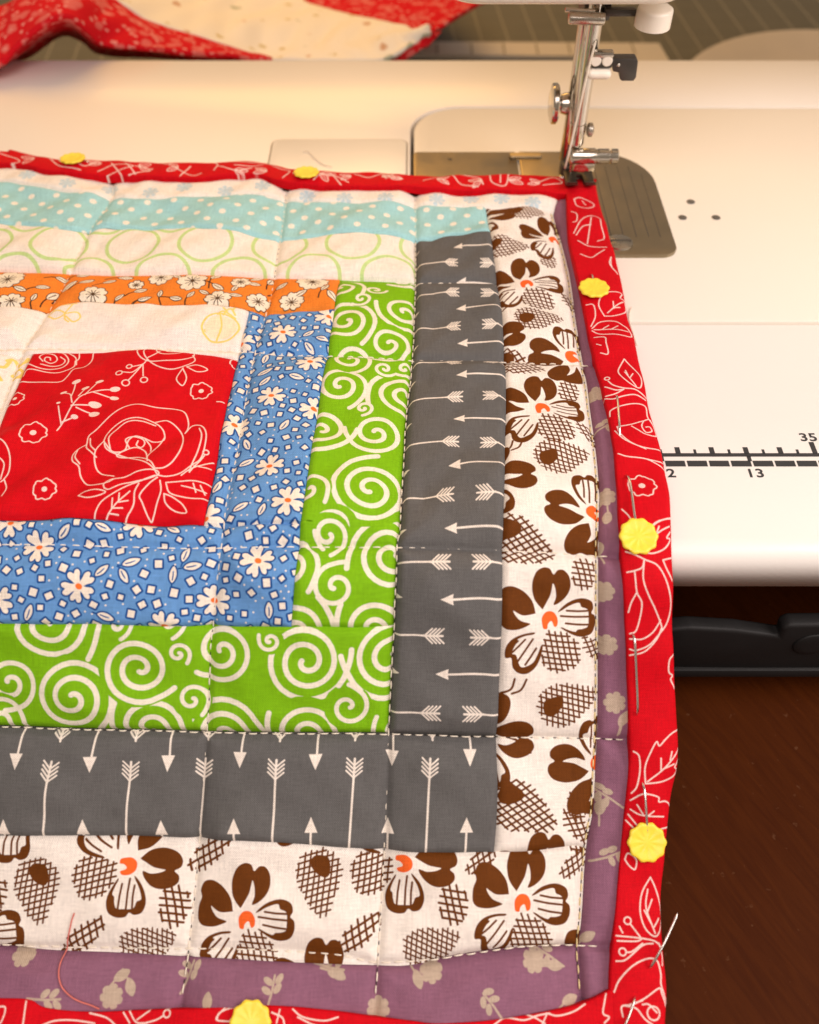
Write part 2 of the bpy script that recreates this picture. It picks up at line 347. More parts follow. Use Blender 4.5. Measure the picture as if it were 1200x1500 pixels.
QZ = 0.006
YF = at(838, 268, QZ).y                    # plane of the needle
sewing = thing('sewing_machine', 'cream sewing machine with chrome needle bar and metal needle plate under its head', 'sewing machine')
def machine():
    t = sewing; g = 0.0007
    bm = bmesh.new(); r = 0.0215
    prism(bm, rrect(X_ARM+g, 0.61, Y_ARM0+g, Y_ARM1-g, (0.001, 0.001, 0.001, r), 10), -0.009, 0.0, 0.0006, 2)
    bmobj('free_arm_top', bm, M_BED, t, autos=35)
    bm = bmesh.new(); box(bm, (X_ARM+0.01, Y_ARM0+0.012, TZ), (0.60, Y_ARM1-0.012, -0.0092), 0.004, 2)
    bmobj('machine_base', bm, mat('base_shade_black', (0.008, 0.007, 0.006), 0.6, spec=0.2, noise=0.1), t, autos=35)  # base blocks light under the bed; its black stands in for shade
    # needle plate
    yb, yf = at(800, 226, 0).y, at(900, 378, 0).y
    xl, xm, xr = at(606, 240, 0).x, at(757, 226, 0).x, at(986, 352, 0).x
    bm = bmesh.new(); prism(bm, rrect(xm+0.0004, xr, yf, yb, (0.001, 0.006, 0.024, 0.001), 10), -0.002, 0.0014, 0.0005, 2)
    npl = bmobj('needle_plate', bm, M_PLATE, t, autos=40)
    bm = bmesh.new(); prism(bm, rrect(xl, xm-0.0004, yf, yb, (0.002, 0.001, 0.001, 0.002), 6), -0.002, 0.0012, 0.0004, 2)
    bc = bmobj('bobbin_cover', bm, M_PLATE, t, autos=40)
    bm = bmesh.new(); p = at(659, 233, 0.0012); lathe(bm, [(0, 0.0010), (0.00012, 0.0008)], p, (0, 0, 1), 14)
    bmobj('cover_mark', bm, M_GROOVEMETAL, bc, sm=True)
    bm = bmesh.new(); p = at(775, 229, 0.0014); prism(bm, rrect(p.x-0.008, p.x+0.005, p.y-0.0016, p.y+0.0016, 0.0008, 3), 0.0014, 0.0022, 0.0002, 1)
    bmobj('release_slide', bm, M_PLATE, npl, autos=40)
    # engraved seam guide lines, running front to back
    y0, y1 = at(940, 347, 0.0014).y, at(900, 243, 0.0014).y
    for k, u in enumerate((876, 895, 913, 932, 950, 967)):
        x = at(u, 345, 0.0014).x; yt = y1-(0.006 if k == 5 else 0.0)
        bm = bmesh.new(); box(bm, (x-0.0002, y0, 0.00135), (x+0.0002, yt, 0.00144)); bmobj('guide_line', bm, M_GROOVEMETAL, npl)
    for k in range(14):      # short cross ticks beside the guide lines
        pass
    p = at(908, 356, 0.0014); bm = bmesh.new(); lathe(bm, [(0, 0.0048), (0.0006, 0.0046), (0.0011, 0.0030), (0.0012, 0.001)], p, (0, 0, 1), 24)
    sc_ = bmobj('plate_screw', bm, M_STEEL, npl, autos=40)
    bm = bmesh.new(); box(bm, (p.x-0.0040, p.y-0.0005, 0.0024), (p.x+0.0040, p.y+0.0005, 0.00268))
    o = bmobj('screw_slot', bm, M_GROOVEMETAL, npl)
    # head above, arm and pillar
    hb = pv(900, 4, YF-0.018).z
    x0, x1 = pv(640, 5, YF-0.02).x, pv(1020, 5, YF-0.02).x
    bm = bmesh.new(); prism(bm, rrect(x0, x1, YF-0.022, YF+0.075, 0.014), -hb-0.16, -hb, 0.0035, 4); bmesh.ops.scale(bm, vec=(1, 1, -1), verts=bm.verts)
    bmobj('head_housing', bm, M_BED, t, autos=50)
    bm = bmesh.new(); box(bm, (x1-0.004, YF-0.012, hb+0.058), (0.40, YF+0.070, hb+0.155), 0.010, 4)
    bmobj('arm_housing', bm, M_BED, t, autos=50)
    bm = bmesh.new(); box(bm, (0.33, YF-0.010, 0.0005), (0.398, YF+0.068, hb+0.060), 0.008, 4)
    bmobj('pillar', bm, M_BED, t, autos=50)
    # needle bar (front) and presser bar (behind)
    A = YF-0.001
    xb = pv(841, 214, A).x; zb = pv(841, 214, A).z
    bm = bmesh.new()
    lathe(bm, [(0, 0.0012), (0.0006, 0.0024), (0.0016, 0.0029), (0.0088, 0.0029), (0.0090, 0.0026), (0.0094, 0.0026), (0.0096, 0.0029), (hb-zb+0.004, 0.0029)], (xb+0.0004, A, zb), (0, 0, 1), 32)
    nb = bmobj('needle_bar', bm, M_CHROME, t, autos=50)
    B = YF+0.011
    xpb = pv(846, 120, B).x
    bm = bmesh.new(); rod(bm, (xpb, B, pv(838, 235, B).z), (xpb, B, hb+0.004), 0.0027, 28)
    pb = bmobj('presser_bar', bm, M_CHROME, t, autos=50)
    bm = bmesh.new(); C = YF-0.0045; xw = pv(856, 90, C).x
    rod(bm, (xw, C+0.002, pv(850, 180, C).z), (xw+0.0006, C+0.004, hb+0.002), 0.0007, 12)
    bmobj('thread_guide_wire', bm, M_CHROME, t, sm=True)
    # needle clamp with its screw, pointing right
    D = YF-0.003
    pc0, pc1 = pv(833, 229, D), pv(905, 229, D)
    z = pc0.z; L = pc1.x-pc0.x; k = L/72.0
    bm = bmesh.new()
    lathe(bm, [(0, 0.0012), (2*k, 0.0024), (5*k, 0.0029), (38*k, 0.0029), (39*k, 0.0025), (42*k, 0.0025), (43*k, 0.0027), (58*k, 0.0027), (59*k, 0.0020), (61.5*k, 0.0020), (62*k, 0.0027), (71*k, 0.0027), (72*k, 0.0022)], (pc0.x, D, z), (1, 0, 0), 28)
    cl = bmobj('needle_clamp', bm, M_CHROME, t, autos=35)
    bm = bmesh.new(); a_, b_ = pv(838, 246, D), pv(872, 232, D); box(bm, (a_.x, D-0.0022, a_.z-0.0006), (b_.x, D+0.004, b_.z), 0.0006, 2)
    bmobj('clamp_block', bm, M_CHROME, cl, autos=35)
    bm = bmesh.new(); a_ = pv(868, 190, A); lathe(bm, [(0, 0.0016), (0.0006, 0.0024), (0.0018, 0.0024), (0.0024, 0.0014)], (a_.x-0.0020, A, a_.z), (1, 0, 0), 18)
    bmobj('set_screw', bm, M_STEEL, nb, autos=35)
    # needle
    bm = bmesh.new(); a_, b_ = pv(831.5, 244, YF), pv(838.5, 274, YF)
    xn = (a_.x+b_.x)/2
    lathe(bm, [(0, 0.00008), (0.0028, 0.00042), (a_.z-b_.z-0.002, 0.00045), (a_.z-b_.z, 0.0008), (a_.z-b_.z+0.004, 0.0008)], (xn, YF, b_.z), (0, 0, 1), 14)
    bmobj('needle', bm, M_CHROME, t, autos=50)
    # presser foot shank, thumb screw, ankle and sole
    bm = bmesh.new(); a_, b_ = pv(826, 240, B), pv(840, 134, B)
    box(bm, (a_.x, B-0.003, a_.z), (xpb+0.0036, B+0.004, b_.z), 0.0008, 2)
    sh = bmobj('presser_foot_shank', bm, M_DARK, t, autos=35)
    bm = bmesh.new(); a_ = pv(806, 152, B-0.003); xk = a_.x
    xe = pv(833, 152, B-0.003).x; kz = a_.z
    lathe(bm, [(0, 0.0050), (0.0004, 0.0066), (0.0009, 0.0070), (0.0022, 0.0070), (0.0027, 0.0064), (0.0029, 0.0030), (0.0030, 0.0024), ((xe-xk)*0.55, 0.0024), ((xe-xk)*0.58, 0.0033), (xe-xk-0.0012, 0.0038), (xe-xk, 0.0038)], (xk, B-0.003, kz), (1, 0, 0), 30)
    bmobj('thumb_screw', bm, M_CHROME, t, autos=35)
    bm = bmesh.new()
    a_, b_ = pv(819, 262, YF+0.007), pv(862, 238, YF+0.007)
    box(bm, (a_.x, YF+0.004, a_.z), (b_.x, YF+0.011, b_.z), 0.0012, 3)
    an = bmobj('foot_ankle', bm, M_DARK, t, autos=40)
    bm = bmesh.new(); rod(bm, (a_.x-0.0008, YF+0.0035, a_.z+0.0022), (b_.x+0.0008, YF+0.0035, a_.z+0.0022), 0.0012, 14)
    bmobj('ankle_pin', bm, M_STEEL, an, autos=40)
    bm = bmesh.new(); zq = at(838, 275, QZ).z
    xs0, xs1 = pv(827, 277, YF-0.004).x, pv(869, 277, YF-0.004).x
    sole = [(xs0, YF-0.0045), (xs0+0.0042, YF-0.0045), (xs0+0.0046, YF+0.001), (xs0+0.0066, YF+0.001), (xs0+0.0070, YF-0.0045), (xs1, YF-0.0045), (xs1, YF+0.012), (xs0, YF+0.012)]
    prism(bm, sole, QZ+0.0016, QZ+0.0032, 0.0004, 2)
    for a in (xs0+0.0001, xs0+0.0071):      # upturned toes
        w = 0.0040 if a < xs0+0.003 else xs1-xs0-0.0072
        vs = [bm.verts.new(c) for c in ((a, YF-0.0045, QZ+0.0031), (a+w, YF-0.0045, QZ+0.0031), (a+w, YF-0.0075, QZ+0.0046), (a, YF-0.0075, QZ+0.0046))]
        f = bm.faces.new(vs); r_ = bmesh.ops.extrude_face_region(bm, geom=[f]); bmesh.ops.translate(bm, verts=[q for q in r_['geom'] if isinstance(q, bmesh.types.BMVert)], vec=(0, 0, -0.0012))
    bmobj('presser_foot', bm, mat('worn_steel', (0.13, 0.115, 0.095), 0.42, metal=1, noise=0.2, nscale=400), t, autos=35)
    # thread guide block with two ivory discs, dark hook beside it
    E = YF-0.006
    bm = bmesh.new(); a_, b_ = pv(868, 82, E), pv(899, 73, E); box(bm, (a_.x, E-0.002, a_.z), (b_.x, E+0.001, b_.z), 0.0005, 2)
    tg = bmobj('thread_guide', bm, M_STEEL, t, autos=35)
    bm = bmesh.new(); a_, b_ = pv(866, 98, E), pv(898, 82, E); box(bm, (a_.x, E-0.0012, a_.z), (b_.x, E+0.005, b_.z-0.0001), 0.0003, 1)
    bmobj('guide_back_plate', bm, M_DARK, tg, autos=35)
    for u in (873, 889.5):
        bm = bmesh.new(); a_ = pv(u, 88.5, E-0.0012); lathe(bm, [(0, 0.0018), (0.0005, 0.0018), (0.0008, 0.0015)], a_, (0, -1, 0), 22); bmobj('guide_disc', bm, M_KNOB, tg, autos=40)
    bm = bmesh.new(); a_, b_ = pv(858, 113, E), pv(896, 99, E); box(bm, (a_.x, E-0.003, a_.z), (b_.x, E+0.004, b_.z), 0.0016, 4)
    bmobj('guide_base', bm, M_KNOB, tg, autos=40)
    bm = bmesh.new(); hk = [(897, 86), (932, 86), (935, 90), (932, 114), (928, 119), (911, 119), (908, 116), (908, 107), (898, 105)]
    f = bm.faces.new([bm.verts.new(pv(u, v, E)) for u, v in hk]); r_ = bmesh.ops.extrude_face_region(bm, geom=[f])
    bmesh.ops.translate(bm, verts=[q for q in r_['geom'] if isinstance(q, bmesh.types.BMVert)], vec=(0, 0.004, 0))
    bmesh.ops.bevel(bm, geom=list(bm.edges), offset=0.0003, segments=2, profile=0.5, affect='EDGES', clamp_overlap=True)
    hk_ = bmobj('guide_hook', bm, M_DARK, t, autos=35)
    bm = bmesh.new(); lathe(bm, [(0, 0.0007), (0.0004, 0.0006), (0.0006, 0.0003)], pv(906, 95, E-0.0001), (0, -1, 0), 12); bmobj('rivet', bm, M_CHROME, hk_, sm=True)
    # rods and clamp under the head, presser lever with ivory knob
    bm = bmesh.new(); rod(bm, pv(828, 14, E), pv(872, 17, E), 0.0008, 14); bmobj('thread_guide_pin', bm, M_CHROME, t, autos=50)
    bm = bmesh.new(); rod(bm, pv(833, 26, E-0.001), pv(886, 28, E-0.001), 0.0019, 20); bmobj('tension_rod', bm, M_STEEL, t, autos=50)
    bm = bmesh.new(); a_, b_ = pv(852, 28, YF), pv(897, -4, YF); box(bm, (a_.x, YF-0.002, a_.z), (b_.x, YF+0.014, b_.z+0.002), 0.0008, 2); bmobj('bar_bushing', bm, M_DARK, t, autos=35)
    bm = bmesh.new(); a_, b_ = pv(886, 27, E), pv(934, 16, E); box(bm, (a_.x, E+0.001, a_.z), (b_.x, E+0.004, b_.z), 0.0005, 2); lv = bmobj('lifter_lever', bm, M_DARK, t, autos=35)
    kx0, kx1 = pv(930, 30, E).x, pv(983, 30, E).x; kz0, kz1 = pv(950, 45, E-0.004).z, pv(950, 17, E-0.004).z
    pts = [(kx0+0.0008, E+0.004)]
    cx = (kx0+kx1)/2; rx = (kx1-kx0)/2
    pts = [(kx0+0.0012, E+0.0035), (kx0, E)] + [(cx-rx*math.cos(math.pi*k/16), E-0.0065*math.sin(math.pi*k/16)) for k in range(1, 16)] + [(kx1, E), (kx1-0.0012, E+0.0035)]
    bm = bmesh.new(); prism(bm, pts, kz0, kz1, 0.0010, 3)
    bmobj('lever_knob', bm, M_KNOB, lv, autos=40)
    # sewing thread running down to the needle
    pts = smooth([tuple(pv(872, 62, E-0.002)), tuple(pv(858, 118, E-0.002)), tuple(pv(845, 175, YF-0.006)), tuple(pv(834, 222, YF-0.006)), tuple(pv(828, 246, YF-0.003))], 6)
    V, Fc = tube(pts, 0.00042, 8); mobj('needle_thread', V, Fc, M_THREAD, t)
    pts = smooth([tuple(pv(860, 30, E)), tuple(pv(853, 80, E)), tuple(pv(846, 150, YF-0.005)), tuple(pv(838, 205, YF-0.005))], 6)
    V, Fc = tube(pts, 0.00035, 8); mobj('guide_wire', V, Fc, M_CHROME, t)
machine()
extension_table()

# ------------------------------------------------------------------ quilt surface: profile along the cloth
_cp = [(0.60, 0.0056), (0.45, 0.0056), (0.36, 0.0056), (0.30, 0.0056), (0.24, 0.0056), (0.19, 0.0056), (0.168, 0.0056), (0.155, 0.0052), (0.1445, 0.0034), (0.1355, -0.0010), (0.129, -0.0070),
       (0.1140, -0.0230), (0.099, -0.0360), (0.0865, -0.0447), (0.070, -0.0540), (0.050, -0.0625), (0.030, -0.0680), (0.010, -0.0705), (-0.03, -0.0710)]
PR = resample(smooth(_cp, 24), 3000)
PT = np.r_[0, np.cumsum(np.linalg.norm(np.diff(PR, axis=0), axis=1))]
PPHI = np.arctan2(CH-PR[:, 1], PR[:, 0])
PN = np.gradient(PR, axis=0); PN = np.stack([PN[:, 1], -PN[:, 0]], 1); PN /= np.linalg.norm(PN, axis=1)[:, None]   # outward (up)
def xt(pts):
    """photo pixels -> (X, t) on the cloth"""
    P = np.atleast_2d(np.array(pts, float)); b = (750-P[:, 1])/F
    dy = math.cos(TH)+math.sin(TH)*b; dz = -math.sin(TH)+math.cos(TH)*b
    t = np.interp(np.arctan2(-dz, dy), PPHI, PT); Y = np.interp(t, PT, PR[:, 0])
    return np.stack([(P[:, 0]-600)/F*Y/dy, t], 1)
def mpp(u, v):
    a = xt([(u-0.5, v), (u+0.5, v)]); return a[1, 0]-a[0, 0]
def surf(X, t, h):
    Y = np.interp(t, PT, PR[:, 0]); Z = np.interp(t, PT, PR[:, 1])
    ny = np.interp(t, PT, PN[:, 0]); nz = np.interp(t, PT, PN[:, 1])
    return np.stack([X, Y+ny*h, Z+nz*h], -1)

# seams, all traced along the cloth
LX = -130
T0 = [(LX, 214), (0, 224), (15, 222), (35, 225), (65, 232), (100, 237), (250, 241), (320, 242), (380, 240), (405, 245), (475, 253), (600, 258), (675, 260), (800, 261), (872, 266)]
T1 = [(LX, 236), (0, 242), (30, 244), (75, 255), (150, 260), (225, 263), (300, 264), (350, 260), (385, 262), (415, 271), (500, 276), (600, 279), (700, 281), (818, 287), (829, 287)]
T2 = [(LX, 252), (0, 263), (50, 272), (100, 281), (150, 285), (225, 289), (300, 286), (370, 283), (425, 289), (500, 294), (610, 297), (712, 301), (812, 305)]
T3 = [(LX, 314), (0, 324), (65, 332), (105, 336), (150, 331), (225, 332), (280, 334), (350, 341), (400, 344), (500, 342), (610, 345), (660, 342), (718, 344)]
T4 = [(LX, 384), (0, 389), (100, 392), (200, 395), (300, 394), (400, 398), (497, 401), (610, 405)]
T5 = [(LX, 448), (0, 449), (67, 450), (90, 444), (133, 442), (233, 445), (333, 450), (365, 452), (490, 454)]
T6 = [(LX, 521), (0, 517), (28, 517), (46, 515), (117, 511), (200, 512), (283, 515), (347, 519)]
RL = [(46, 515), (0, 607), (-25, 680), (-50, 758)]
RB = [(365, 452), (347, 519), (322, 640), (297, 766)]
BT = [(LX, 758), (-50, 758), (0, 759), (100, 762), (200, 764), (297, 766), (440, 768)]
BG = [(497, 401), (490, 454), (467, 593), (443, 753), (440, 768), (433, 838), (427, 918)]
BB_ = [(LX, 912), (0, 913), (146, 915), (309, 919), (427, 918), (578, 921)]
GL = [(610, 345), (610, 405), (605, 520), (595, 620), (587, 763), (583, 790), (581, 853), (578, 921), (570, 1079)]
GT = [(LX, 1066), (0, 1068), (100, 1071), (200, 1073), (300, 1076), (446, 1077), (570, 1079), (728, 1083)]
BLp = [(712, 301), (718, 344), (727, 400), (735, 465), (739, 525), (741, 585), (739, 685), (737, 760), (736, 860), (732, 975), (728, 1083), (728, 1183), (724, 1249)]
GB = [(LX, 1222), (0, 1223), (133, 1224), (287, 1229), (400, 1233), (561, 1246), (724, 1249), (780, 1247), (840, 1241), (862, 1247)]
BR = [(818, 287), (812, 305), (823, 340), (836, 392), (845, 455), (851, 492), (856, 520), (863, 557), (868, 597), (875, 647), (881, 710), (880, 785), (880, 850), (880, 925), (879, 1050), (878, 1083), (873, 1183), (862, 1247), (855, 1350), (852, 1387), (857, 1467)]
BO = [(LX, 1386), (0, 1388), (67, 1394), (167, 1398), (267, 1403), (362, 1408), (550, 1417), (606, 1416), (650, 1406), (733, 1393), (852, 1387)]
PB = [(LX, 1460), (0, 1461), (47, 1463), (70, 1475), (133, 1482), (200, 1480), (267, 1477), (350, 1473), (400, 1472), (475, 1479), (550, 1489), (606, 1495), (640, 1498), (717, 1494), (800, 1481), (857, 1467), (896, 1447)]
PRt = [(x-4, y) if y > 300 else (x, y) for x, y in [(829, 287), (836, 342), (848, 405), (859, 455), (871, 515), (886, 575), (900, 640), (909, 725), (912, 785), (916, 865), (922, 970), (925, 1070), (923, 1133), (912, 1250), (902, 1367), (896, 1447), (893, 1575)]]
OR = [(x-7, y) if y > 880 else (x-3, y) for x, y in [(872, 266), (881, 300), (900, 370), (910, 410), (918, 455), (930, 500), (942, 560), (951, 602), (963, 641), (972, 680), (979, 725), (982, 779), (984, 850), (988, 925), (991, 1000), (995, 1075), (994, 1105), (992, 1130), (982, 1185), (976, 1260), (970, 1350), (978, 1440), (976, 1500), (972, 1575)]]
BO2 = [(LX, 1560), (300, 1562), (600, 1568), (897, 1575)]

def seg(poly, p, q):
    """the stretch of a seam between points p and q, as smooth dense (X, t) points"""
    D = smooth(poly, 10)
    def proj(pt):
        best = None
        for i in range(len(D)-1):
            a, b = D[i], D[i+1]; ab = b-a; s = np.clip(np.dot(pt-a, ab)/max(np.dot(ab, ab), 1e-9), 0, 1)
            d = np.linalg.norm(a+ab*s-pt)
            if best is None or d < best[0]: best = (d, i+s)
        return best[1]
    p, q = np.array(p, float), np.array(q, float); a, b = proj(p), proj(q)
    if b < a: return seg(poly, q, p)[::-1]
    mid = [D[i] for i in range(int(math.floor(a))+1, int(math.ceil(b)))]
    P0 = D[int(a)]+(D[min(int(a)+1, len(D)-1)]-D[int(a)])*(a-int(a)); ib = min(int(b), len(D)-2); P1 = D[ib]+(D[ib+1]-D[ib])*(b-ib)
    return xt([P0]+mid+[P1])
def ln(*pts): return xt(pts)

# quilting lines (sewn through) in photo pixels
QV0 = [(162, 262), (160, 288), (125, 340), (97, 400), (70, 448), (33, 505), (10, 560), (-20, 640), (-45, 720)]
QV1 = [(418, 272), (417, 295), (409, 345), (402, 390), (397, 423), (388, 452), (367, 530), (350, 633), (333, 713), (326, 763), (318, 827), (312, 886), (306, 959), (303, 1032), (300, 1076), (298, 1110), (291, 1200), (286, 1275), (274, 1387), (262, 1474)]
QV2 = [(608, 280), (609, 345), (609, 405), (604, 520), (594, 620), (586, 763), (582, 790), (580, 853), (577, 921), (569, 1079), (567, 1144), (564, 1219), (559, 1312), (552, 1425), (549, 1484)]
QV3 = [(x-4, y) for x, y in BR[1:]]
QH1b = [(LX, 386), (0, 391), (100, 394), (200, 397), (300, 396), (400, 400), (497, 404), (610, 408), (725, 409)]
QH1 = [(LX, 512), (33, 504), (133, 503), (233, 505), (350, 506), (430, 514), (545, 516), (610, 520), (735, 523), (855, 526), (876, 527)]
QH2 = [(LX, 793), (0, 794), (82, 795), (146, 798), (321, 800), (437, 798), (581, 799), (650, 801), (737, 804), (807, 807), (850, 811), (912, 814)]
QH3 = [(LX, 1067), (0, 1069), (100, 1072), (200, 1074), (300, 1077), (446, 1078), (570, 1080), (728, 1083), (850, 1085), (924, 1087)]
QH4 = [(LX, 1386), (0, 1387), (60, 1389), (167, 1391), (267, 1392), (400, 1394), (494, 1401), (550, 1412), (625, 1409), (700, 1398), (770, 1389), (855, 1388), (900, 1390)]
QUILTING = [QV0, QV1, QV2, QV3, QH1b, QH1, QH2, QH3, QH4]
QL = [xt(smooth(q, 4)) for q in QUILTING]
SEAMS = [xt(smooth(q, 3)) for q in (T2, T3, T4, T5, T6, RL, RB, BT, BG, BB_, GL, GT, BLp, GB, BR, BO)]
def dist(lines, X, t):
    P = np.stack([X.ravel(), t.ravel()], 1); best = np.full(len(P), 1e9)
    for L in lines:
        lo = L.min(0)-0.02; hi = L.max(0)+0.02
        I = np.nonzero(((P > lo) & (P < hi)).all(1))[0]
        if len(I) == 0: continue
        Q = P[I]; b = best[I]
        for a, c in zip(L, L[1:]):
            ab = c-a; s = np.clip(((Q-a) @ ab)/max(ab @ ab, 1e-12), 0, 1)
            d = Q-a-s[:, None]*ab; b = np.minimum(b, np.einsum('ij,ij->i', d, d))
        best[I] = b
    return np.sqrt(best).reshape(X.shape)
_rng = np.random.RandomState(4)
_W = [(_rng.uniform(-1, 1), _rng.uniform(-1, 1), _rng.uniform(0, 6.28), l) for l in (0.055, 0.04, 0.03, 0.022, 0.018, 0.014, 0.011, 0.009)]
def wav(X, t):
    h = np.zeros_like(X)
    for (a, b, p, l) in _W:
        n = math.hypot(a, b); h += 0.013*l*np.sin(2*math.pi*(a*X+b*t)/(n*l)+p)
    c = xt([(150, 640)])[0]; g = np.exp(-((X-c[0])/0.045)**2-((t-c[1])/0.035)**2)
    h += g*(0.00085*np.sin(2*math.pi*(X*0.75+t*0.66)/0.021+0.6)+0.0004*np.sin(2*math.pi*(X*0.6+t*0.8)/0.012))
    # creases pulled across the upper rows, slanting to the quilting lines
    up = np.clip((0.40-t)/0.12, 0, 1)
    h += up*(0.00022*np.sin(2*math.pi*(X*0.9+t*0.55)/0.017+1.0)+0.00015*np.sin(2*math.pi*(X*0.8+t*0.7)/0.0105))
    return h
def puff(X, t):
    d1 = dist(QL, X, t); d2 = dist(SEAMS, X, t)
    h = -0.0020+(0.0029-0.0009*np.clip((t-0.36)/-0.06, 0, 1))*(1-np.exp(-d1/0.0048))-0.00055*np.exp(-(d1/0.0010)**2)
    h -= 0.00042*np.exp(-(d2/0.0010)**2)
    h += wav(X, t)*np.clip(d1/0.006, 0.25, 1)
    return h
def coons(top, bot, left, right, nu, nv):
    T, B, Lf, R = resample(top, nu), resample(bot, nu), resample(left, nv), resample(right, nv)
    c00, c10, c01, c11 = (T[0]+Lf[0])/2, (T[-1]+R[0])/2, (B[0]+Lf[-1])/2, (B[-1]+R[-1])/2
    u = np.linspace(0, 1, nu)[None, :, None]; v = np.linspace(0, 1, nv)[:, None, None]
    return ((1-v)*T[None]+v*B[None]+(1-u)*Lf[:, None]+u*R[:, None]
            - ((1-u)*(1-v)*c00+u*(1-v)*c10+(1-u)*v*c01+u*v*c11))
def grid_faces(nu, nv):
    i = np.arange(nv-1)[:, None]*nu+np.arange(nu-1)[None, :]
    return np.stack([i, i+nu, i+nu+1, i+1], -1).reshape(-1, 4)

# ------------------------------------------------------------------ drawn prints
RES = 0.00012
class Print:
    def __init__(s, G):
        s.lo = G.reshape(-1, 2).min(0)-0.001; s.hi = G.reshape(-1, 2).max(0)+0.001
        n = np.ceil((s.hi-s.lo)/RES).astype(int); s.w, s.h = int(n[0]), int(n[1]); s.a = np.zeros((s.h, s.w, 3), np.float32)
    def tex(s, P): return (np.asarray(P, float)-s.lo)/RES-0.5
    def win(s, Q, pad):
        x0, y0 = np.floor(Q.min(0)-pad).astype(int); x1, y1 = np.ceil(Q.max(0)+pad).astype(int)+1
        x0, y0, x1, y1 = max(x0, 0), max(y0, 0), min(x1, s.w), min(y1, s.h)
        return (x0, y0, x1, y1) if x1 > x0 and y1 > y0 else None
    def line(s, P, w, ch=0, erase=False):
        """P in (X,t) metres, w in metres"""
        Q = s.tex(P); r = w/RES/2
        for a, b in zip(Q, Q[1:]):
            k = s.win(np.array([a, b]), r+2)
            if not k: continue
            x0, y0, x1, y1 = k; yy, xx = np.mgrid[y0:y1, x0:x1]
            ab = b-a; q = np.clip(((xx-a[0])*ab[0]+(yy-a[1])*ab[1])/max(ab @ ab, 1e-9), 0, 1)
            d = np.hypot(xx-a[0]-q*ab[0], yy-a[1]-q*ab[1]); c = np.clip(r-d+0.5, 0, 1)
            A = s.a[y0:y1, x0:x1, ch]; A[:] = A*(1-c) if erase else np.maximum(A, c)
    def fill(s, P, ch=0, erase=False):
        Q = s.tex(P); k = s.win(Q, 2)
        if not k: return
        x0, y0, x1, y1 = k; c = np.zeros((y1-y0, x1-x0), np.float32)
        for oy in (-0.33, 0, 0.33):
            for ox in (-0.33, 0, 0.33):
                yy, xx = np.mgrid[y0:y1, x0:x1]; xx = xx+ox; yy = yy+oy; ins = np.zeros(c.shape, bool)
                for a, b in zip(Q, np.roll(Q, -1, 0)):
                    if a[1] == b[1]: continue
                    cr = (a[1] > yy) != (b[1] > yy); ins ^= cr & (xx < (b[0]-a[0])*(yy-a[1])/(b[1]-a[1])+a[0])
                c += ins/9.0
        A = s.a[y0:y1, x0:x1, ch]; A[:] = A*(1-c) if erase else np.maximum(A, c)
    # pixel-authored versions
    def pl(s, pts, w, ch=0, sm=True, closed=False):
        P = smooth(pts, 6, closed) if sm else np.array(pts, float)
        s.line(xt(P), w, ch)
    def pf(s, pts, ch=0, sm=False): s.fill(xt(smooth(pts, 6, True) if sm else np.array(pts, float)), ch)
    def dot(s, c, r, ch=0, ry=None, rot=0.0, erase=False):
        a = np.linspace(0, 2*math.pi, 18, endpoint=False); ry = ry or r
        x, y = r*np.cos(a), ry*np.sin(a); P = np.stack([c[0]+x*math.cos(rot)-y*math.sin(rot), c[1]+x*math.sin(rot)+y*math.cos(rot)], 1)
        s.fill(P, ch, erase)
    def image(s, name):
        im = bpy.data.images.new(name, s.w, s.h, alpha=False, float_buffer=False); im.colorspace_settings.name = 'Non-Color'
        px = np.ones((s.h, s.w, 4), np.float32); px[..., :3] = s.a; im.pixels.foreach_set(px.ravel()); im.update(); im.pack()
        return im
def place(c, P, k, rot=0.0, flip=False):
    """local motif points (x right, y down) scaled by k and turned by rot degrees about the cloth point c"""
    P = np.asarray(P, float)*k
    if flip: P = P*[-1, 1]
    a = math.radians(rot); R = np.array([[math.cos(a), math.sin(a)], [-math.sin(a), math.cos(a)]])
    return P @ R+c

R_ = random.Random(11)
# --- brown flower print (units of a quarter photo pixel at the flower by y=908)
BU = 0.0000462
PET_TOP = [(-45, -65), (-88, -120), (-102, -200), (-82, -270), (-40, -302), (0, -296), (20, -262), (45, -287), (80, -287), (110, -250), (118, -190), (100, -140), (62, -100), (24, -84), (36, -130), (30, -180), (16, -212), (10, -180), (2, -140), (-20, -95), (-36, -66)]
PET_LEFT = [(-82, -45), (-100, -110), (-150, -165), (-215, -195), (-262, -185), (-282, -140), (-272, -100), (-285, -55), (-285, 0), (-272, 32), (-240, 48), (-180, 46), (-120, 22), (-118, 12), (-168, -4), (-200, -36), (-210, -60), (-190, -48), (-150, -32), (-84, -40)]
PET_R_OUT = [(50, -46), (95, -90), (150, -116), (200, -120), (245, -100), (258, -60), (246, -32), (270, -10), (273, 40), (250, 85), (200, 102), (150, 95), (100, 70), (66, 48), (75, 44), (110, 60), (150, 72), (165, 60), (195, 56), (225, 42), (228, 0), (225, -45), (212, -60), (185, -70), (170, -95), (115, -78), (66, -48)]
PET_LL_OUT = [(-90, 66), (-150, 74), (-210, 100), (-245, 140), (-256, 185), (-250, 217), (-218, 217), (-210, 270), (-180, 302), (-130, 306), (-80, 270), (-50, 210), (-38, 142), (-50, 145), (-66, 190), (-92, 240), (-132, 264), (-160, 268), (-175, 248), (-190, 200), (-214, 188), (-196, 140), (-175, 116), (-184, 105), (-140, 86), (-92, 78)]
ORANGE = [(-42, 30), (-45, -12), (-20, -45), (20, -45), (45, -12), (46, 28), (28, 40), (16, 12), (5, 8), (-10, 25), (-14, 48), (-34, 48)]
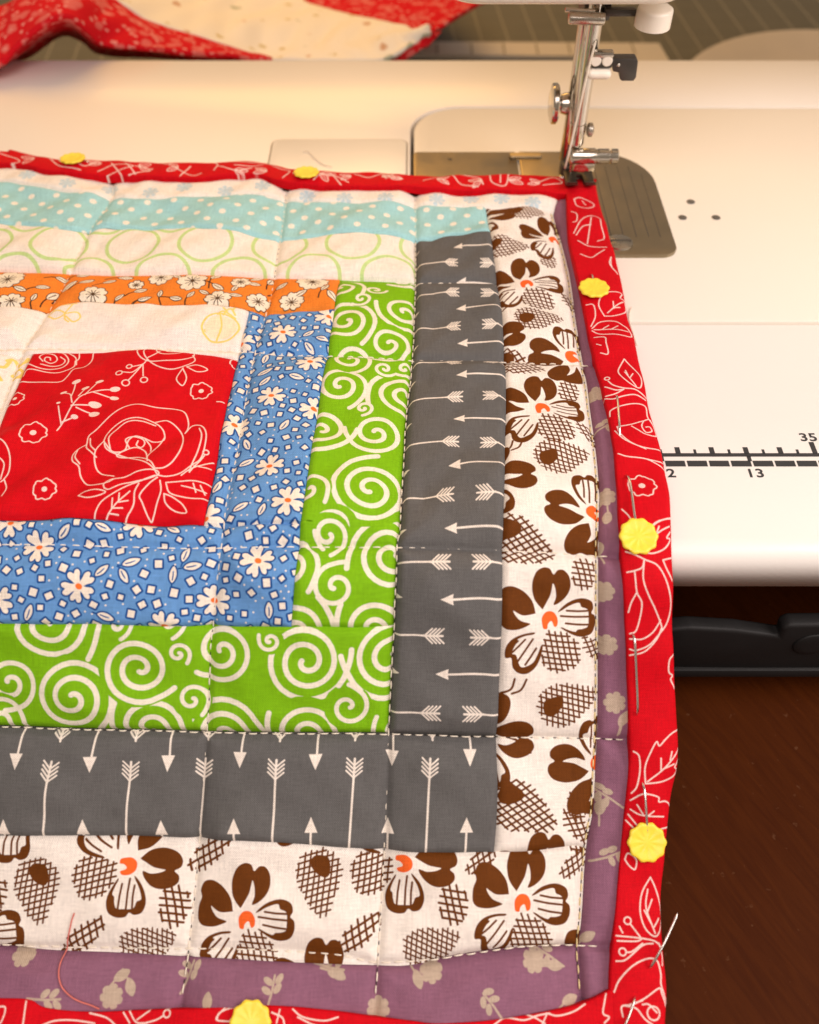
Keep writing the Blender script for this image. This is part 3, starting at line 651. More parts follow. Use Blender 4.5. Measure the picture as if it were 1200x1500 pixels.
HATCH = [(-5, 60), (95, 78), (165, 140), (182, 220), (165, 265), (55, 302), (10, 290), (-40, 250), (-42, 180), (-22, 100)]
LEAFDOT = [(-190, -10), (-150, -90), (-70, -120), (10, -105), (150, -60), (200, -30), (150, 40), (80, 85), (20, 130), (-60, 150), (-150, 120)]
SMALLH = [(-60, -60), (0, -95), (60, -60), (70, 10), (40, 80), (-20, 95), (-60, 50)]
POINTH = [(-110, -80), (-20, -60), (60, -10), (110, 70), (60, 80), (-30, 40), (-90, -10)]
def hatch(p, c, poly, k, rot, la=8, lb=-12, sp=33, w=11.5):
    P = place(c, poly, k, rot); ctr = P.mean(0)
    def inside(x):
        ins = False
        for a, b in zip(P, np.roll(P, -1, 0)):
            if (a[1] > x[1]) != (b[1] > x[1]) and x[0] < (b[0]-a[0])*(x[1]-a[1])/(b[1]-a[1])+a[0]: ins = not ins
        return ins
    for ang in (la+rot*-1, 90+lb+rot*-1):
        a = math.radians(ang); d = np.array([math.cos(a), math.sin(a)]); n = np.array([-d[1], d[0]])
        for i in range(-12, 13):
            o = ctr+n*(i*sp*k); s_ = np.arange(-320, 321, 5)*k; on = [q for q in s_ if inside(o+d*q)]
            if len(on) < 3: continue
            e0, e1 = min(on)-R_.uniform(2, 14)*k, max(on)+R_.uniform(2, 14)*k; bend = R_.uniform(-3, 3)*k
            p.line(np.array([o+d*e0, o+d*(e0+e1)/2+n*bend, o+d*e1]), w*k, 0)
def bflower(p, px, rot=0, s=1.0, leaf=True, flip=False):
    c = xt([px])[0]; k = BU*s
    for q in (PET_TOP, PET_LEFT, PET_R_OUT, PET_LL_OUT): p.fill(place(c, smooth(q, 4, True), k, rot, flip), 0)
    for a, b in (((100, -50), (222, -46)), ((66, -20), (226, -12)), ((94, 22), (226, 34)), ((-140, 108), (-212, 182)), ((-96, 106), (-180, 235)), ((-76, 160), (-138, 255))):
        p.line(place(c, [a, ((a[0]+b[0])/2, (a[1]+b[1])/2+3), b], k, rot, flip), 12*k, 0)
    p.fill(place(c, smooth(ORANGE, 4, True), k*1.0, rot, flip), 1)
    if leaf: hatch(p, c, HATCH, k, rot)
def bleaf(p, px, rot=0, s=1.0, dot=(-95, 20)):
    c = xt([px])[0]; k = BU*s; hatch(p, c, LEAFDOT, k, rot)
    if dot: p.fill(place(c, smooth([(dot[0]-60, dot[1]), (dot[0]-45, dot[1]-50), (dot[0]+30, dot[1]-65), (dot[0]+70, dot[1]-40), (dot[0]+45, dot[1]+20), (dot[0]-10, dot[1]+58), (dot[0]-50, dot[1]+40)], 4, True), k, rot), 0)
def brown_v(p):
    for px in ((771, 418), (794, 601), (805, 908)): bflower(p, px)
    bflower(p, (812, 346), -8, 0.9, leaf=False)
    for px in ((839, 517), (872, 745), (880, 1122)): bflower(p, px, -90, leaf=False)
    for px in ((700, 318), (706, 497), (713, 706), (708, 1090)): bflower(p, px, 80, leaf=False)
    bleaf(p, (788, 471), -2, 0.9); bleaf(p, (823, 668), -6, 0.92); bleaf(p, (832, 1028), -8, 0.95)
    bleaf(p, (757, 532), 28, 1.0, (-110, -20)); bleaf(p, (766, 794), 32, 1.0, (-110, -10)); bleaf(p, (768, 1184), 36, 1.05, (-110, -10))
    bleaf(p, (742, 365), 14, 0.85, (-120, 0)); bleaf(p, (770, 312), 8, 0.8)
    for px, s in (((803, 381), 0.9), ((833, 571), 0.95), ((856, 841), 1.0), ((847, 1180), 0.9)): hatch(p, xt([px])[0], SMALLH, BU*s, 0)
    for px, s in (((843, 441), 1.0), ((866, 632), 1.0), ((875, 955), 0.9), ((850, 1215), 1.0)): hatch(p, xt([px])[0], POINTH, BU*s, 12)
    for (a, b, c) in (((736, 460), (742, 456), (748, 450)), ((741, 662), (748, 657), (751, 648)), ((749, 663), (760, 658), (765, 648)), ((734, 1014), (748, 1007), (753, 992)), ((749, 1014), (762, 1008), (770, 992)), ((741, 1082), (760, 1088), (778, 1104))): p.pl([a, b, c], 0.0006)
    bflower(p, (800, 1300), 0, leaf=False)
def brown_h(p):
    bflower(p, (362, 1347), 3); bflower(p, (765, 1322), 6)
    bflower(p, (189, 1268), 92); bflower(p, (592, 1264), 92)
    bflower(p, (-38, 1372), -6, leaf=False); bflower(p, (20, 1190), 90, leaf=False); bflower(p, (470, 1462), 0, leaf=False); bflower(p, (905, 1420), 0, leaf=False)
    bflower(p, (400, 1170), 60, leaf=False)
    for px, r in (((58, 1303), 100), ((470, 1292), 100)): bleaf(p, px, 92, 0.95, (-95, 10))
    for px, r in (((213, 1386), -12), ((632, 1386), -16)): bleaf(p, px, r, 0.85, None)
    for px, s in (((254, 1328), 1.15), ((663, 1324), 1.15), ((-10, 1310), 1.1)): hatch(p, xt([px])[0], SMALLH, BU*s, 0)
    for px, s in (((120, 1372), 1.2), ((526, 1367), 1.2), ((306, 1248), 1.2), ((708, 1256), 1.0), ((847, 1262), 1.0)): hatch(p, xt([px])[0], POINTH, BU*s, -72)
    hatch(p, xt([(850, 1228)])[0], SMALLH, BU, 0)

# --- arrows on grey
def feather(p, tip, d, n=4, ln_=11.0, sp=6.0, spread=9.5, w=0.00042):
    """chevrons: tip = foot on the shaft in px, d = unit vector along the flare (px)"""
    d = np.array(d, float); nn = np.array([-d[1], d[0]]); tip = np.array(tip, float)
    for i in range(n):
        a = tip+d*sp*i
        for sgn in (1, -1): p.pl([a, a+d*ln_*0.95+nn*sgn*spread], w, sm=False)
    p.pl([tip-d*2, tip+d*(sp*n+4)], 0.0006, sm=False)
def gray_v(p):
    fl = [(385, 652), (429, 653), (478, 654), (529, 654), (585, 655), (649, 648), (726, 639), (823, 632), (931, 622), (1044, 617)]
    fr = [(387, 722), (430, 724), (479, 727), (530, 730), (586, 730), (651, 728), (727, 723), (823, 720), (931, 716), (1044, 706)]
    f = lambda v: 0.55+0.45*min(1, (v-360)/450)
    for v, u in fl:
        s = 0.62+0.38*min(1, max(0, (v-380)/450)); p.pl([(560, v+2), (600, v), (u, v)], 0.00050)
        feather(p, (u, v), (1, 0), 4, 11*s+1, 5.6*s, 11*s*(0.75 if v < 700 else 1.0))
    for v, u in fr:
        s = 0.62+0.38*min(1, max(0, (v-380)/450)); p.pl([(748, v+4), (735, v+2), (u, v)], 0.00050)
        feather(p, (u, v), (-1, 0), 4, 11*s+1, 5.6*s, 11*s*(0.75 if v < 700 else 1.0))
    hd = [(362, 664), (408, 669), (453, 668), (502, 670), (554, 668), (617.5, 664), (685, 657), (774, 651), (876, 645), (987, 638)]
    for v, u in hd:
        s = 0.7+0.3*min(1, max(0, (v-360)/450)); hw = 8.5*s*(0.62 if v < 420 else 0.75 if v < 640 else 0.95)
        p.pf([(u, v), (u+19*s, v-hw), (u+18*s, v), (u+19*s, v+hw)]); p.pl([(u+15*s, v), (710, v-1+(1.5 if v < 600 else 0)), (752, v+4)], 0.00058)
        b = np.interp(v, [345, 405, 520, 620, 763, 853, 943, 1079], [608, 608, 604, 594, 586, 580, 576, 570])
        p.pf([(b-8, v-hw*0.9), (b+11*s, v), (b-8, v+hw*0.9)])
def gray_h(p):
    for (u, v, tu) in ((-85, 1124, -78), (25, 1126, 33), (134, 1130, 142), (245, 1131, 250), (352, 1124, 357), (463, 1126, 466), (574, 1124, 576), (688, 1120, 688)):
        p.pf([(u, v), (u-9.5, v-23), (u+10, v-23)]); p.pl([(u+2, v-18), (tu, 1060)], 0.00055, sm=False)
    for (u, v, bu) in ((-38, 1128, -50), (75, 1142, 61), (190, 1144, 180), (297, 1142, 288), (405, 1139, 398), (518, 1140, 510), (629, 1138, 623)):
        p.pl([(u, v), (bu, 1262)], 0.00055, sm=False)
        d = np.array([u-bu, v-1262], float); d /= np.linalg.norm(d); feather(p, (u, v), d, 4, 11, 6, 11.5)
    for (u, v) in ((-100, 1200), (9, 1198), (123, 1199), (236, 1201), (345, 1196), (456, 1196), (568, 1199), (683, 1195)):
        p.pf([(u, v), (u-9.5, v+23), (u+9.5, v+23)]); p.pl([(u, v+20), (u-2, v+70)], 0.00055, sm=False)
    for u in (-25, 88, 198, 303, 410, 520, 634): feather(p, (u, 1084), (0, -1), 3, 9, 5, 10)

# --- green swirls
def swirl(p, px, Rpx, a0=0.0, dr=1, asp=1.0, tail=False):
    c = xt([px])[0]; R = Rpx*mpp(*px); R *= 1.06; n = max(1.2, R/0.0045); w = min(0.00145, 0.00085+R*0.065)
    if not tail: p.dot(c, R+w*0.5+0.0004, 0, erase=True)
    th = np.linspace(0, 2*math.pi*n, int(26*n)+4); r = R*(0.10+0.90*(th/th[-1])**0.9); a = a0+dr*(th-th[-1])
    P = np.stack([c[0]+r*np.cos(a), c[1]+asp*r*np.sin(a)], 1)
    if tail:
        d = P[-1]-P[-2]; d /= np.linalg.norm(d); nrm = np.array([-d[1], d[0]])*(-dr)
        P = np.vstack([P[-3:]]+[P[-1]+d*R*q+(c-P[-1])*0.30*q*q for q in (0.1, 0.2, 0.3, 0.4, 0.5)])
    p.line(P, w, 0)
def swirls(p, Q):
    for q in sorted(Q, key=lambda q: -q[2]): swirl(p, q[:2], q[2], q[3], q[4])
    for q in Q: swirl(p, q[:2], q[2], q[3], q[4], tail=True)
def green_v(p):
    swirls(p, ((545, 923, 50, 3.4, 1), (438, 924, 50, -0.6, -1), (453, 722, 28, 0.3, 1), (490, 773, 29, 2.5, -1), (425, 826, 40, 0.5, 1), (503, 423, 30, 0.2, 1), (593, 457, 37, 3.0, 1), (593, 400, 26, 2.0, 1), (593, 573, 50, 3.1, -1), (513, 525, 30, 1.0, 1),
              (507, 475, 42, 0.6, 1), (570, 502, 32, 2.0, 1), (500, 570, 37, 0.8, 1), (470, 633, 45, 0.4, -1), (550, 635, 39, 2.9, 1), (543, 717, 55, 4.4, 1), (574, 812, 58, 3.3, -1), (481, 782, 26, 1.0, 1), (492, 859, 32, 4.6, 1),
              (550, 425, 14, 0.5, -1), (530, 443, 14, 2.0, 1), (563, 537, 14, 1.0, -1), (593, 535, 14, 2.0, 1), (533, 600, 13, 1.2, 1)))
def green_h(p):
    swirls(p, ((-60, 960, 45, 0.3, 1), (-5, 1058, 36, 0.2, 1), (219, 1070, 54, 3.4, 1), (323, 1080, 55, -0.4, 1), (446, 1078, 52, 3.3, 1), (577, 1078, 30, 3.5, 1), (80, 910, 62, 0.4, 1), (175, 914, 18, 1, 1), (250, 910, 21, 1, 1),
              (110, 1020, 56, 0.9, 1), (204, 979, 49, 1.0, -1), (15, 1000, 38, 1.4, 1), (325, 955, 42, 2.0, 1), (449, 967, 58, 0.2, -1), (571, 967, 60, 2.8, 1), (510, 1036, 29, 5.2, -1), (262, 957, 16, 0.5, 1), (280, 1026, 23, 0.6, 1), (396, 938, 15, 3.2, 1)))

# --- little blue garden print: ch0 navy outline, ch1 cream, ch2 orange
def bfl(p, px, R=0.0048, rot=0.0):
    c = xt([px])[0]
    for k in range(5):
        a = rot+k*72+R_.uniform(-5, 5); s = R*R_.uniform(0.9, 1.08)
        pet = [(0, -0.10), (0.15, -0.16), (0.24, -0.46), (0.38, -0.76), (0.32, -0.98), (0.15, -0.97), (0.02, -0.82), (-0.13, -1.0), (-0.31, -0.97), (-0.37, -0.74), (-0.23, -0.44), (-0.14, -0.15)]
        P = place(c, smooth(pet, 4, True), s, a); p.line(np.vstack([P, P[:1]]), 0.0009, 0); p.fill(P, 1)
    p.dot(c, R*0.22, 2, R*0.17, 0.4)
def bleaf2(p, px, L=0.0056, rot=0.0):
    c = xt([px])[0]; lf = [(0, -0.5), (0.16, -0.28), (0.21, 0.0), (0.14, 0.28), (0, 0.46), (-0.16, 0.26), (-0.2, 0), (-0.14, -0.28)]
    P = place(c, smooth(lf, 4, True), L, rot); p.line(np.vstack([P, P[:1]]), 0.0009, 0); p.fill(P, 1)
    P = place(c, [(0, -0.1), (0.02, 0.2), (0, 0.75)], L, rot); p.line(P, 0.00045, 0)
    p.fill(place(c, [(0.015, -0.15), (0.045, 0.1), (0, 0.38), (-0.03, 0.1)], L, rot), 1, True) if False else None
    p.line(place(c, [(0, -0.2), (0.02, 0.05), (0, 0.3)], L, rot), 0.00035, 1, True)
def blue_print(p, flowers, leaves):
    occ = []
    for f in flowers: bfl(p, f, 0.0043, R_.uniform(0, 72)); occ.append((xt([f])[0], 0.0050))
    for (u, v, r) in leaves: bleaf2(p, (u, v), R_.uniform(0.0042, 0.0052), r); occ.append((xt([(u, v)])[0], 0.0027))
    sq = []
    for it in range(9000):
        c = np.array([R_.uniform(p.lo[0], p.hi[0]), R_.uniform(p.lo[1], p.hi[1])]); s = R_.uniform(0.00062, 0.00100)
        if any(np.hypot(*(c-o)) < r+s*1.1 for o, r in occ) or any(np.hypot(*(c-o)) < 0.0019+s+q for o, q in sq): continue
        sq.append((c, s)); a = R_.uniform(-40, 40); e = R_.uniform(0.85, 1.15)
        P = place(c, [(-1, -e), (1, -e*0.95), (0.96, e), (-1, e)], s, a); p.line(np.vstack([P, P[:1]]), 0.00105, 0); p.fill(P, 1)
    for it in range(1800):
        c = np.array([R_.uniform(p.lo[0], p.hi[0]), R_.uniform(p.lo[1], p.hi[1])])
        if any(np.hypot(*(c-o)) < r for o, r in occ) or any(np.hypot(*(c-o)) < q+0.0012 for o, q in sq): continue
        if R_.random() < 0.45: p.dot(c, 0.00026, 1); sq.append((c, 0.0004))
def blue_v(p):
    blue_print(p, [(415, 488), (482, 466), (455, 535), (398, 582), (460, 601), (343, 620), (395, 684), (423, 738), (300, 757), (352, 498), (425, 430)],
               [(452, 491, 50), (472, 499, 110), (453, 508, 140), (388, 521, 10), (388, 544, 70), (388, 559, 45), (435, 558, 110), (417, 626, 25), (361, 648, -25), (360, 674, 60), (352, 742, 60), (384, 748, 15), (317, 710, 20)])
def blue_h(p):
    blue_print(p, [(55, 800), (118, 858), (-2, 877), (312, 882), (242, 917), (379, 822), (14, 764), (204, 764), (-80, 830)],
               [(95, 780, 45), (152, 774, 110), (252, 772, 120), (150, 836, 50), (192, 823, 70), (182, 843, 150), (252, 842, 5), (270, 811, 15), (281, 829, 80), (45, 896, 20), (156, 902, 110), (395, 893, 0)])

# --- red rose print (shared by centre square and binding)
def ring(p, c, r, w): 
    a = np.linspace(0, 2*math.pi, 20); p.line(np.stack([c[0]+r*np.cos(a), c[1]+r*np.sin(a)], 1), w)
def wflower(p, px, R, w=0.00045):
    c = xt([px])[0]; a = np.linspace(0, 2*math.pi, 61); r = R*(0.80+0.17*np.abs(np.cos(2.5*a+0.4))-0.10*np.exp(-((np.mod(2.5*a/math.pi+0.6, 1)-0.5)/0.1)**2)+0.05*np.sin(7*a))
    p.line(np.stack([c[0]+r*np.cos(a), c[1]+r*np.sin(a)], 1), w); p.dot(c, R*0.22)
RW = 0.00037
def zs(o, k): return lambda pts: [(o[0]+x/k, o[1]+y/k) for x, y in pts]
Z4 = [
 [(388, 830), (395, 790), (430, 765), (490, 715), (550, 680), (610, 658), (680, 665), (760, 665), (810, 680), (828, 710), (830, 745), (815, 770)],
 [(468, 830), (480, 790), (510, 755), (560, 730), (630, 722), (690, 740), (722, 765), (722, 800), (680, 812), (640, 800), (600, 795), (572, 815), (560, 850), (540, 865)],
 [(495, 860), (490, 810), (515, 775), (565, 740), (630, 735), (690, 750)], [(575, 845), (560, 815), (590, 798), (630, 803), (640, 820), (625, 838), (605, 830), (612, 812)],
 [(540, 865), (600, 840), (640, 855), (655, 890), (660, 920)], [(540, 865), (520, 880), (560, 890), (620, 895), (670, 920), (690, 945)], [(725, 790), (700, 830), (670, 870), (655, 900)], [(640, 800), (665, 830), (668, 860)], [(468, 830), (500, 865), (540, 865)],
 [(690, 735), (740, 725), (790, 755), (808, 800), (800, 860), (770, 910), (730, 940), (690, 950)], [(468, 830), (430, 870), (425, 920), (450, 950), (510, 975)],
 [(385, 830), (350, 850), (328, 880), (330, 910), (355, 930), (360, 965), (390, 1000), (440, 1010), (480, 1005), (510, 990)], [(388, 820), (390, 850), (420, 880), (432, 890)], [(402, 800), (408, 840), (430, 868)], [(350, 850), (340, 890), (360, 920)],
 [(470, 830), (480, 860), (540, 880), (620, 910), (680, 945), (700, 970)], [(470, 1030), (468, 1010), (500, 990), (560, 985), (620, 965), (690, 955), (705, 968), (660, 990), (600, 1005), (540, 1015), (490, 1035), (470, 1030)],
 [(815, 770), (850, 740), (890, 745), (910, 780), (900, 830), (880, 880), (850, 910), (800, 950), (740, 970), (700, 972)], [(880, 755), (890, 790), (870, 850), (850, 900), (835, 940)],
 [(835, 945), (870, 900), (898, 860)], [(800, 960), (850, 925), (935, 880)], [(855, 915), (925, 912)], [(735, 1000), (750, 1035), (810, 1045), (900, 1050), (960, 1052)], [(735, 995), (790, 985), (860, 975), (940, 985)], [(800, 1000), (850, 1005), (905, 1020)], [(850, 985), (860, 1020)], [(880, 990), (900, 1030)],
 [(420, 1150), (450, 1090), (510, 1050), (570, 1020), (630, 1000), (690, 975)], [(550, 1150), (590, 1090), (600, 1040), (620, 1010)], [(470, 1150), (520, 1090), (580, 1040)], [(500, 1110), (505, 1070)], [(500, 1110), (545, 1105)], [(530, 1085), (535, 1050)], [(530, 1085), (570, 1075)], [(485, 1130), (525, 1132)],
 [(700, 980), (660, 1010), (620, 1050), (628, 1075), (650, 1130), (665, 1140), (690, 1080), (712, 1030), (710, 990)], [(725, 1040), (730, 1075), (770, 1105), (820, 1115), (800, 1075), (760, 1050), (725, 1040)], [(350, 1050), (380, 1035), (430, 1033), (475, 1045), (440, 1060), (390, 1065), (350, 1050)],
 [(120, 450), (125, 430), (170, 405), (230, 402), (280, 410), (300, 440), (280, 470), (230, 482), (170, 478), (130, 462), (120, 450)], [(190, 450), (175, 430), (200, 415), (240, 420), (250, 440), (225, 455), (198, 447), (202, 432), (220, 432), (222, 442)], [(300, 405), (330, 425), (335, 460)], [(330, 440), (325, 470), (290, 490), (240, 500), (130, 485), (100, 510)],
 [(410, 390), (400, 440), (370, 475), (325, 485), (300, 520), (270, 545), (200, 545), (130, 535), (80, 530)], [(345, 390), (345, 425), (330, 445)], [(265, 425), (285, 440), (270, 460), (230, 468), (180, 462)],
 [(608, 390), (615, 440), (650, 465), (720, 470), (790, 465), (850, 440), (858, 415), (890, 400)], [(655, 395), (640, 430), (655, 460), (700, 490), (760, 500), (820, 485), (860, 460), (850, 430)], [(690, 395), (700, 430), (740, 440), (790, 430), (812, 400)], [(730, 400), (740, 420), (770, 422), (785, 400)], [(655, 455), (690, 440), (710, 425)],
 [(655, 460), (635, 480), (600, 490), (587, 492)], [(635, 480), (590, 515), (545, 515)], [(635, 480), (600, 520), (570, 548)], [(635, 480), (635, 530)], [(810, 495), (780, 540), (805, 570), (825, 540), (810, 500)], [(825, 490), (870, 480), (915, 495), (870, 510), (825, 490)],
 [(250, 750), (285, 715), (340, 660), (380, 625), (460, 600), (515, 590)], [(270, 730), (268, 670)], [(330, 660), (320, 620), (290, 606)], [(325, 640), (338, 560)], [(358, 632), (385, 592)], [(385, 625), (440, 566)], [(420, 612), (500, 624)], [(325, 670), (420, 658)], [(345, 675), (420, 693)], [(275, 720), (330, 704)],
 [(0, 800), (35, 830), (48, 880), (40, 930), (15, 960), (0, 970)], [(15, 960), (25, 1000), (8, 1040)], [(-90, 830), (-40, 800), (0, 800)], [(-60, 900), (-20, 870), (20, 900), (0, 960)], [(955, 631), (985, 631)]]
def red_square(p):
    f = zs((0, 380), 3)
    for s in Z4: p.pl(f(s), RW)
    for (x, y, r) in ((575, 492, 12), (530, 518, 14), (558, 558, 16), (638, 545, 15), (905, 847, 12)):
        q = f([(x, y)])[0]; ring(p, xt([q])[0], r/3*mpp(*q), RW)
    for (x, y, r) in ((268, 657, 10), (288, 605, 15), (342, 553, 20), (385, 590, 18), (447, 562, 18), (512, 588, 22), (508, 625, 20), (425, 657, 28), (420, 695, 25), (332, 703, 16)):
        q = f([(x, y)])[0]; p.dot(xt([q])[0], r/3*mpp(*q), 0, r/6*mpp(*q)*1.2, -0.5 if y < 620 else 0.1)
    for (x, y, r) in ((150, 770, 62), (202, 1022, 54), (886, 585, 52), (64, 610, 46), (1045, 440, 40)):
        q = f([(x, y)])[0]; wflower(p, q, r/3*mpp(*q), RW)
ZF = [[(180, 0), (185, 40), (200, 60), (215, 80)], [(150, 285), (120, 240), (140, 200), (200, 180), (235, 182), (225, 205), (250, 215), (255, 260), (200, 280), (150, 285)], [(165, 270), (205, 240), (240, 220)], [(195, 250), (190, 225)], [(195, 248), (225, 245)],
 [(60, 235), (95, 240), (105, 290), (85, 335)], [(90, 345), (130, 315), (200, 308), (240, 330), (265, 350), (280, 390), (200, 382), (130, 375), (90, 355)], [(100, 350), (200, 355), (265, 365)], [(140, 350), (170, 332)], [(180, 355), (215, 335)], [(100, 390), (150, 395), (155, 430), (165, 480), (130, 475)], [(110, 430), (130, 440)],
 [(245, 500), (215, 560), (230, 600), (270, 635), (320, 650), (325, 600), (290, 550), (245, 500)], [(245, 570), (270, 610), (300, 645)], [(260, 590), (250, 560)], [(270, 605), (285, 580)], [(165, 618), (190, 640), (240, 655), (300, 660), (355, 690)], [(150, 640), (200, 660), (240, 660)], [(155, 680), (200, 675), (240, 660)], [(150, 690), (190, 695), (240, 685), (300, 680), (350, 700)],
 [(175, 780), (180, 750), (230, 725), (300, 715), (350, 730), (360, 780), (390, 820), (410, 870)], [(215, 830), (280, 820), (340, 800), (375, 795), (405, 865), (350, 870), (310, 850), (280, 830)], [(340, 800), (330, 830), (350, 860), (380, 850), (370, 830), (350, 833)], [(200, 850), (250, 900), (320, 930), (425, 940)], [(210, 830), (230, 870), (280, 915), (350, 940)],
 [(215, 965), (260, 980), (350, 985), (410, 1010), (445, 1030)], [(350, 985), (440, 1000)], [(235, 1225), (265, 1260), (280, 1290)], [(360, 1340), (400, 1300), (480, 1268)]]
ZG = [[(360, 65), (400, 30), (480, 5)], [(385, 95), (420, 70), (465, 45)], [(400, 75), (410, 50)], [(470, 70), (450, 100), (470, 105), (440, 150), (380, 175), (330, 170)], [(430, 205), (480, 192)], [(430, 205), (450, 250), (478, 300)],
 [(250, 165), (290, 180), (340, 205), (400, 230), (440, 290), (465, 370), (470, 440), (450, 510), (410, 560), (360, 610), (300, 635), (270, 630)], [(335, 205), (325, 240), (290, 255), (255, 262)], [(335, 210), (330, 290), (355, 360), (390, 430), (420, 500), (430, 540)], [(290, 260), (300, 350), (325, 400), (320, 470), (300, 540), (270, 555)], [(300, 350), (275, 400), (262, 450)],
 [(270, 580), (330, 580), (380, 550), (410, 510), (420, 490)], [(270, 660), (340, 640), (400, 580), (425, 530)], [(490, 655), (462, 680), (460, 740), (480, 760), (470, 780), (495, 825)]]
ZH = [[(340, 215), (340, 130), (370, 50), (395, 10), (408, 30), (440, 0), (480, -30), (530, -45)], [(340, 215), (420, 205), (480, 180), (500, 150), (485, 135), (515, 95)], [(350, 205), (430, 140), (515, 45)], [(415, 150), (415, 90)], [(430, 140), (480, 120)], [(460, 100), (470, 60)],
 [(285, 60), (310, 80), (315, 150), (300, 230), (275, 265)], [(270, 300), (330, 265), (400, 280), (405, 305), (440, 305), (480, 335)], [(270, 345), (320, 370), (430, 380)], [(330, 370), (300, 320)], [(350, 375), (380, 350)], [(420, 440), (470, 430), (470, 410)], [(260, 370), (300, 420)], [(250, 400), (290, 440)],
 [(245, 590), (260, 560), (300, 590), (295, 640), (265, 620), (245, 590)], [(372, 680), (330, 760), (320, 850), (345, 930), (395, 965), (430, 900), (435, 860), (400, 740), (372, 680)], [(390, 950), (350, 830), (360, 740)], [(350, 860), (380, 790)], [(370, 900), (340, 840)], [(385, 920), (410, 880)],
 [(270, 905), (320, 970)], [(205, 965), (320, 975), (390, 990), (430, 1030)], [(210, 990), (300, 990), (330, 975)], [(330, 1000), (280, 1040), (250, 1045)], [(205, 1090), (250, 1080), (330, 1010), (380, 1000)], [(220, 920), (235, 950)],
 [(195, 1240), (220, 1180), (280, 1110), (350, 1075), (400, 1085), (420, 1150), (420, 1200), (440, 1260), (465, 1310)], [(410, 1000), (430, 1060), (430, 1110)], [(235, 1360), (230, 1310), (280, 1300), (340, 1270), (410, 1220), (425, 1250), (450, 1310)], [(330, 1300), (360, 1300), (400, 1340)], [(240, 1305), (300, 1320), (340, 1370), (380, 1400)], [(270, 1300), (330, 1280)]]
ZT = [[(960, 70), (1000, 60), (1060, 75), (1080, 95), (1040, 115), (980, 105), (960, 70)], [(1010, 75), (1030, 95)], [(945, 140), (975, 160), (975, 200), (955, 205)], [(960, 260), (1000, 200), (1060, 170), (1110, 175), (1120, 220), (1140, 280), (1100, 300)], [(975, 270), (1010, 230), (1060, 220)], [(1040, 320), (1050, 250), (1060, 180)], [(985, 300), (1040, 330), (1100, 340), (1150, 345)], [(1000, 380), (1060, 400), (1100, 380), (1140, 360)], [(1180, 400), (1170, 430), (1195, 470)]]
def bind_v(p):
    for Z, o, k in ((ZF, (840, 380), 3.3333), (ZG, (840, 760), 3.3333), (ZH, (840, 1080), 3.3333), (ZT, (600, 280), 4.0)):
        f = zs(o, k)
        for s in Z: p.pl(f(s), RW)
    for (q, r) in (((888, 561), 3.5), ((917.4, 1347), 5), ((910.5, 1393), 5), ((955, 1483), 9)): ring(p, xt([q])[0], r*mpp(*q), RW)
    wflower(p, (939, 716), 22*mpp(939, 716), RW)
def bind_t(p):
    A = [[(-10, 455), (40, 465), (60, 480), (30, 487)], [(290, 512), (340, 495), (395, 502), (340, 515), (300, 525)], [(370, 490), (400, 520)], [(400, 500), (450, 505), (380, 522)], [(330, 490), (360, 525)], [(480, 490), (560, 520), (592, 515)], [(560, 495), (530, 525)], [(620, 480), (640, 495), (630, 512)], [(680, 482), (720, 490), (782, 480)], [(690, 500), (740, 500), (772, 490)], [(640, 500), (690, 512), (740, 505)],
         [(920, 540), (960, 515), (1000, 550)], [(940, 520), (990, 530), (1022, 545)], [(1040, 520), (1080, 530), (1120, 520), (1132, 540)], [(200, 470), (250, 500), (290, 480)], [(150, 475), (180, 500), (240, 510)], [(800, 495), (850, 515), (830, 535)]]
    B = [[(120, 515), (150, 545), (200, 556)], [(150, 520), (200, 530), (215, 552)], [(235, 518), (240, 548), (280, 556), (290, 518)], [(265, 525), (265, 550)], [(380, 542), (420, 530), (445, 545), (390, 552)], [(40, 540), (80, 530), (110, 550)]]
    for s in A: p.pl([(x/2, y/2) for x, y in s], 0.00045)
    for i, u in enumerate((52, 88, 150, 205, 262, 345, 392, 470, 515, 560, 590, 640, 705, 745, 790)):
        b = np.interp(u, [0, 250, 400, 600, 850], [233, 252, 258, 268, 275])
        for k in range(2):
            a_ = R_.uniform(-0.5, 0.5)+(0.5 if k else -0.5); lx = R_.uniform(11, 15); sg = 1 if i % 2 else -1
            leaf = [(0, 0), (0.3, -0.22), (0.65, -0.20), (1.0, 0.05), (0.65, 0.22), (0.3, 0.18), (0, 0)]
            p.pl([(u+sg*lx*1.5*(x*math.cos(a_)-y*math.sin(a_)), b+lx*0.75*(x*math.sin(a_)+y*math.cos(a_))*1.0) for x, y in leaf], 0.00040)
            p.pl([(u+sg*lx*1.5*x*math.cos(a_), b+lx*0.75*x*math.sin(a_)) for x in (0.1, 0.4, 0.75)], 0.00034)
    for s in B: p.pl([(600+x/2, y/2) for x, y in s], 0.00045)
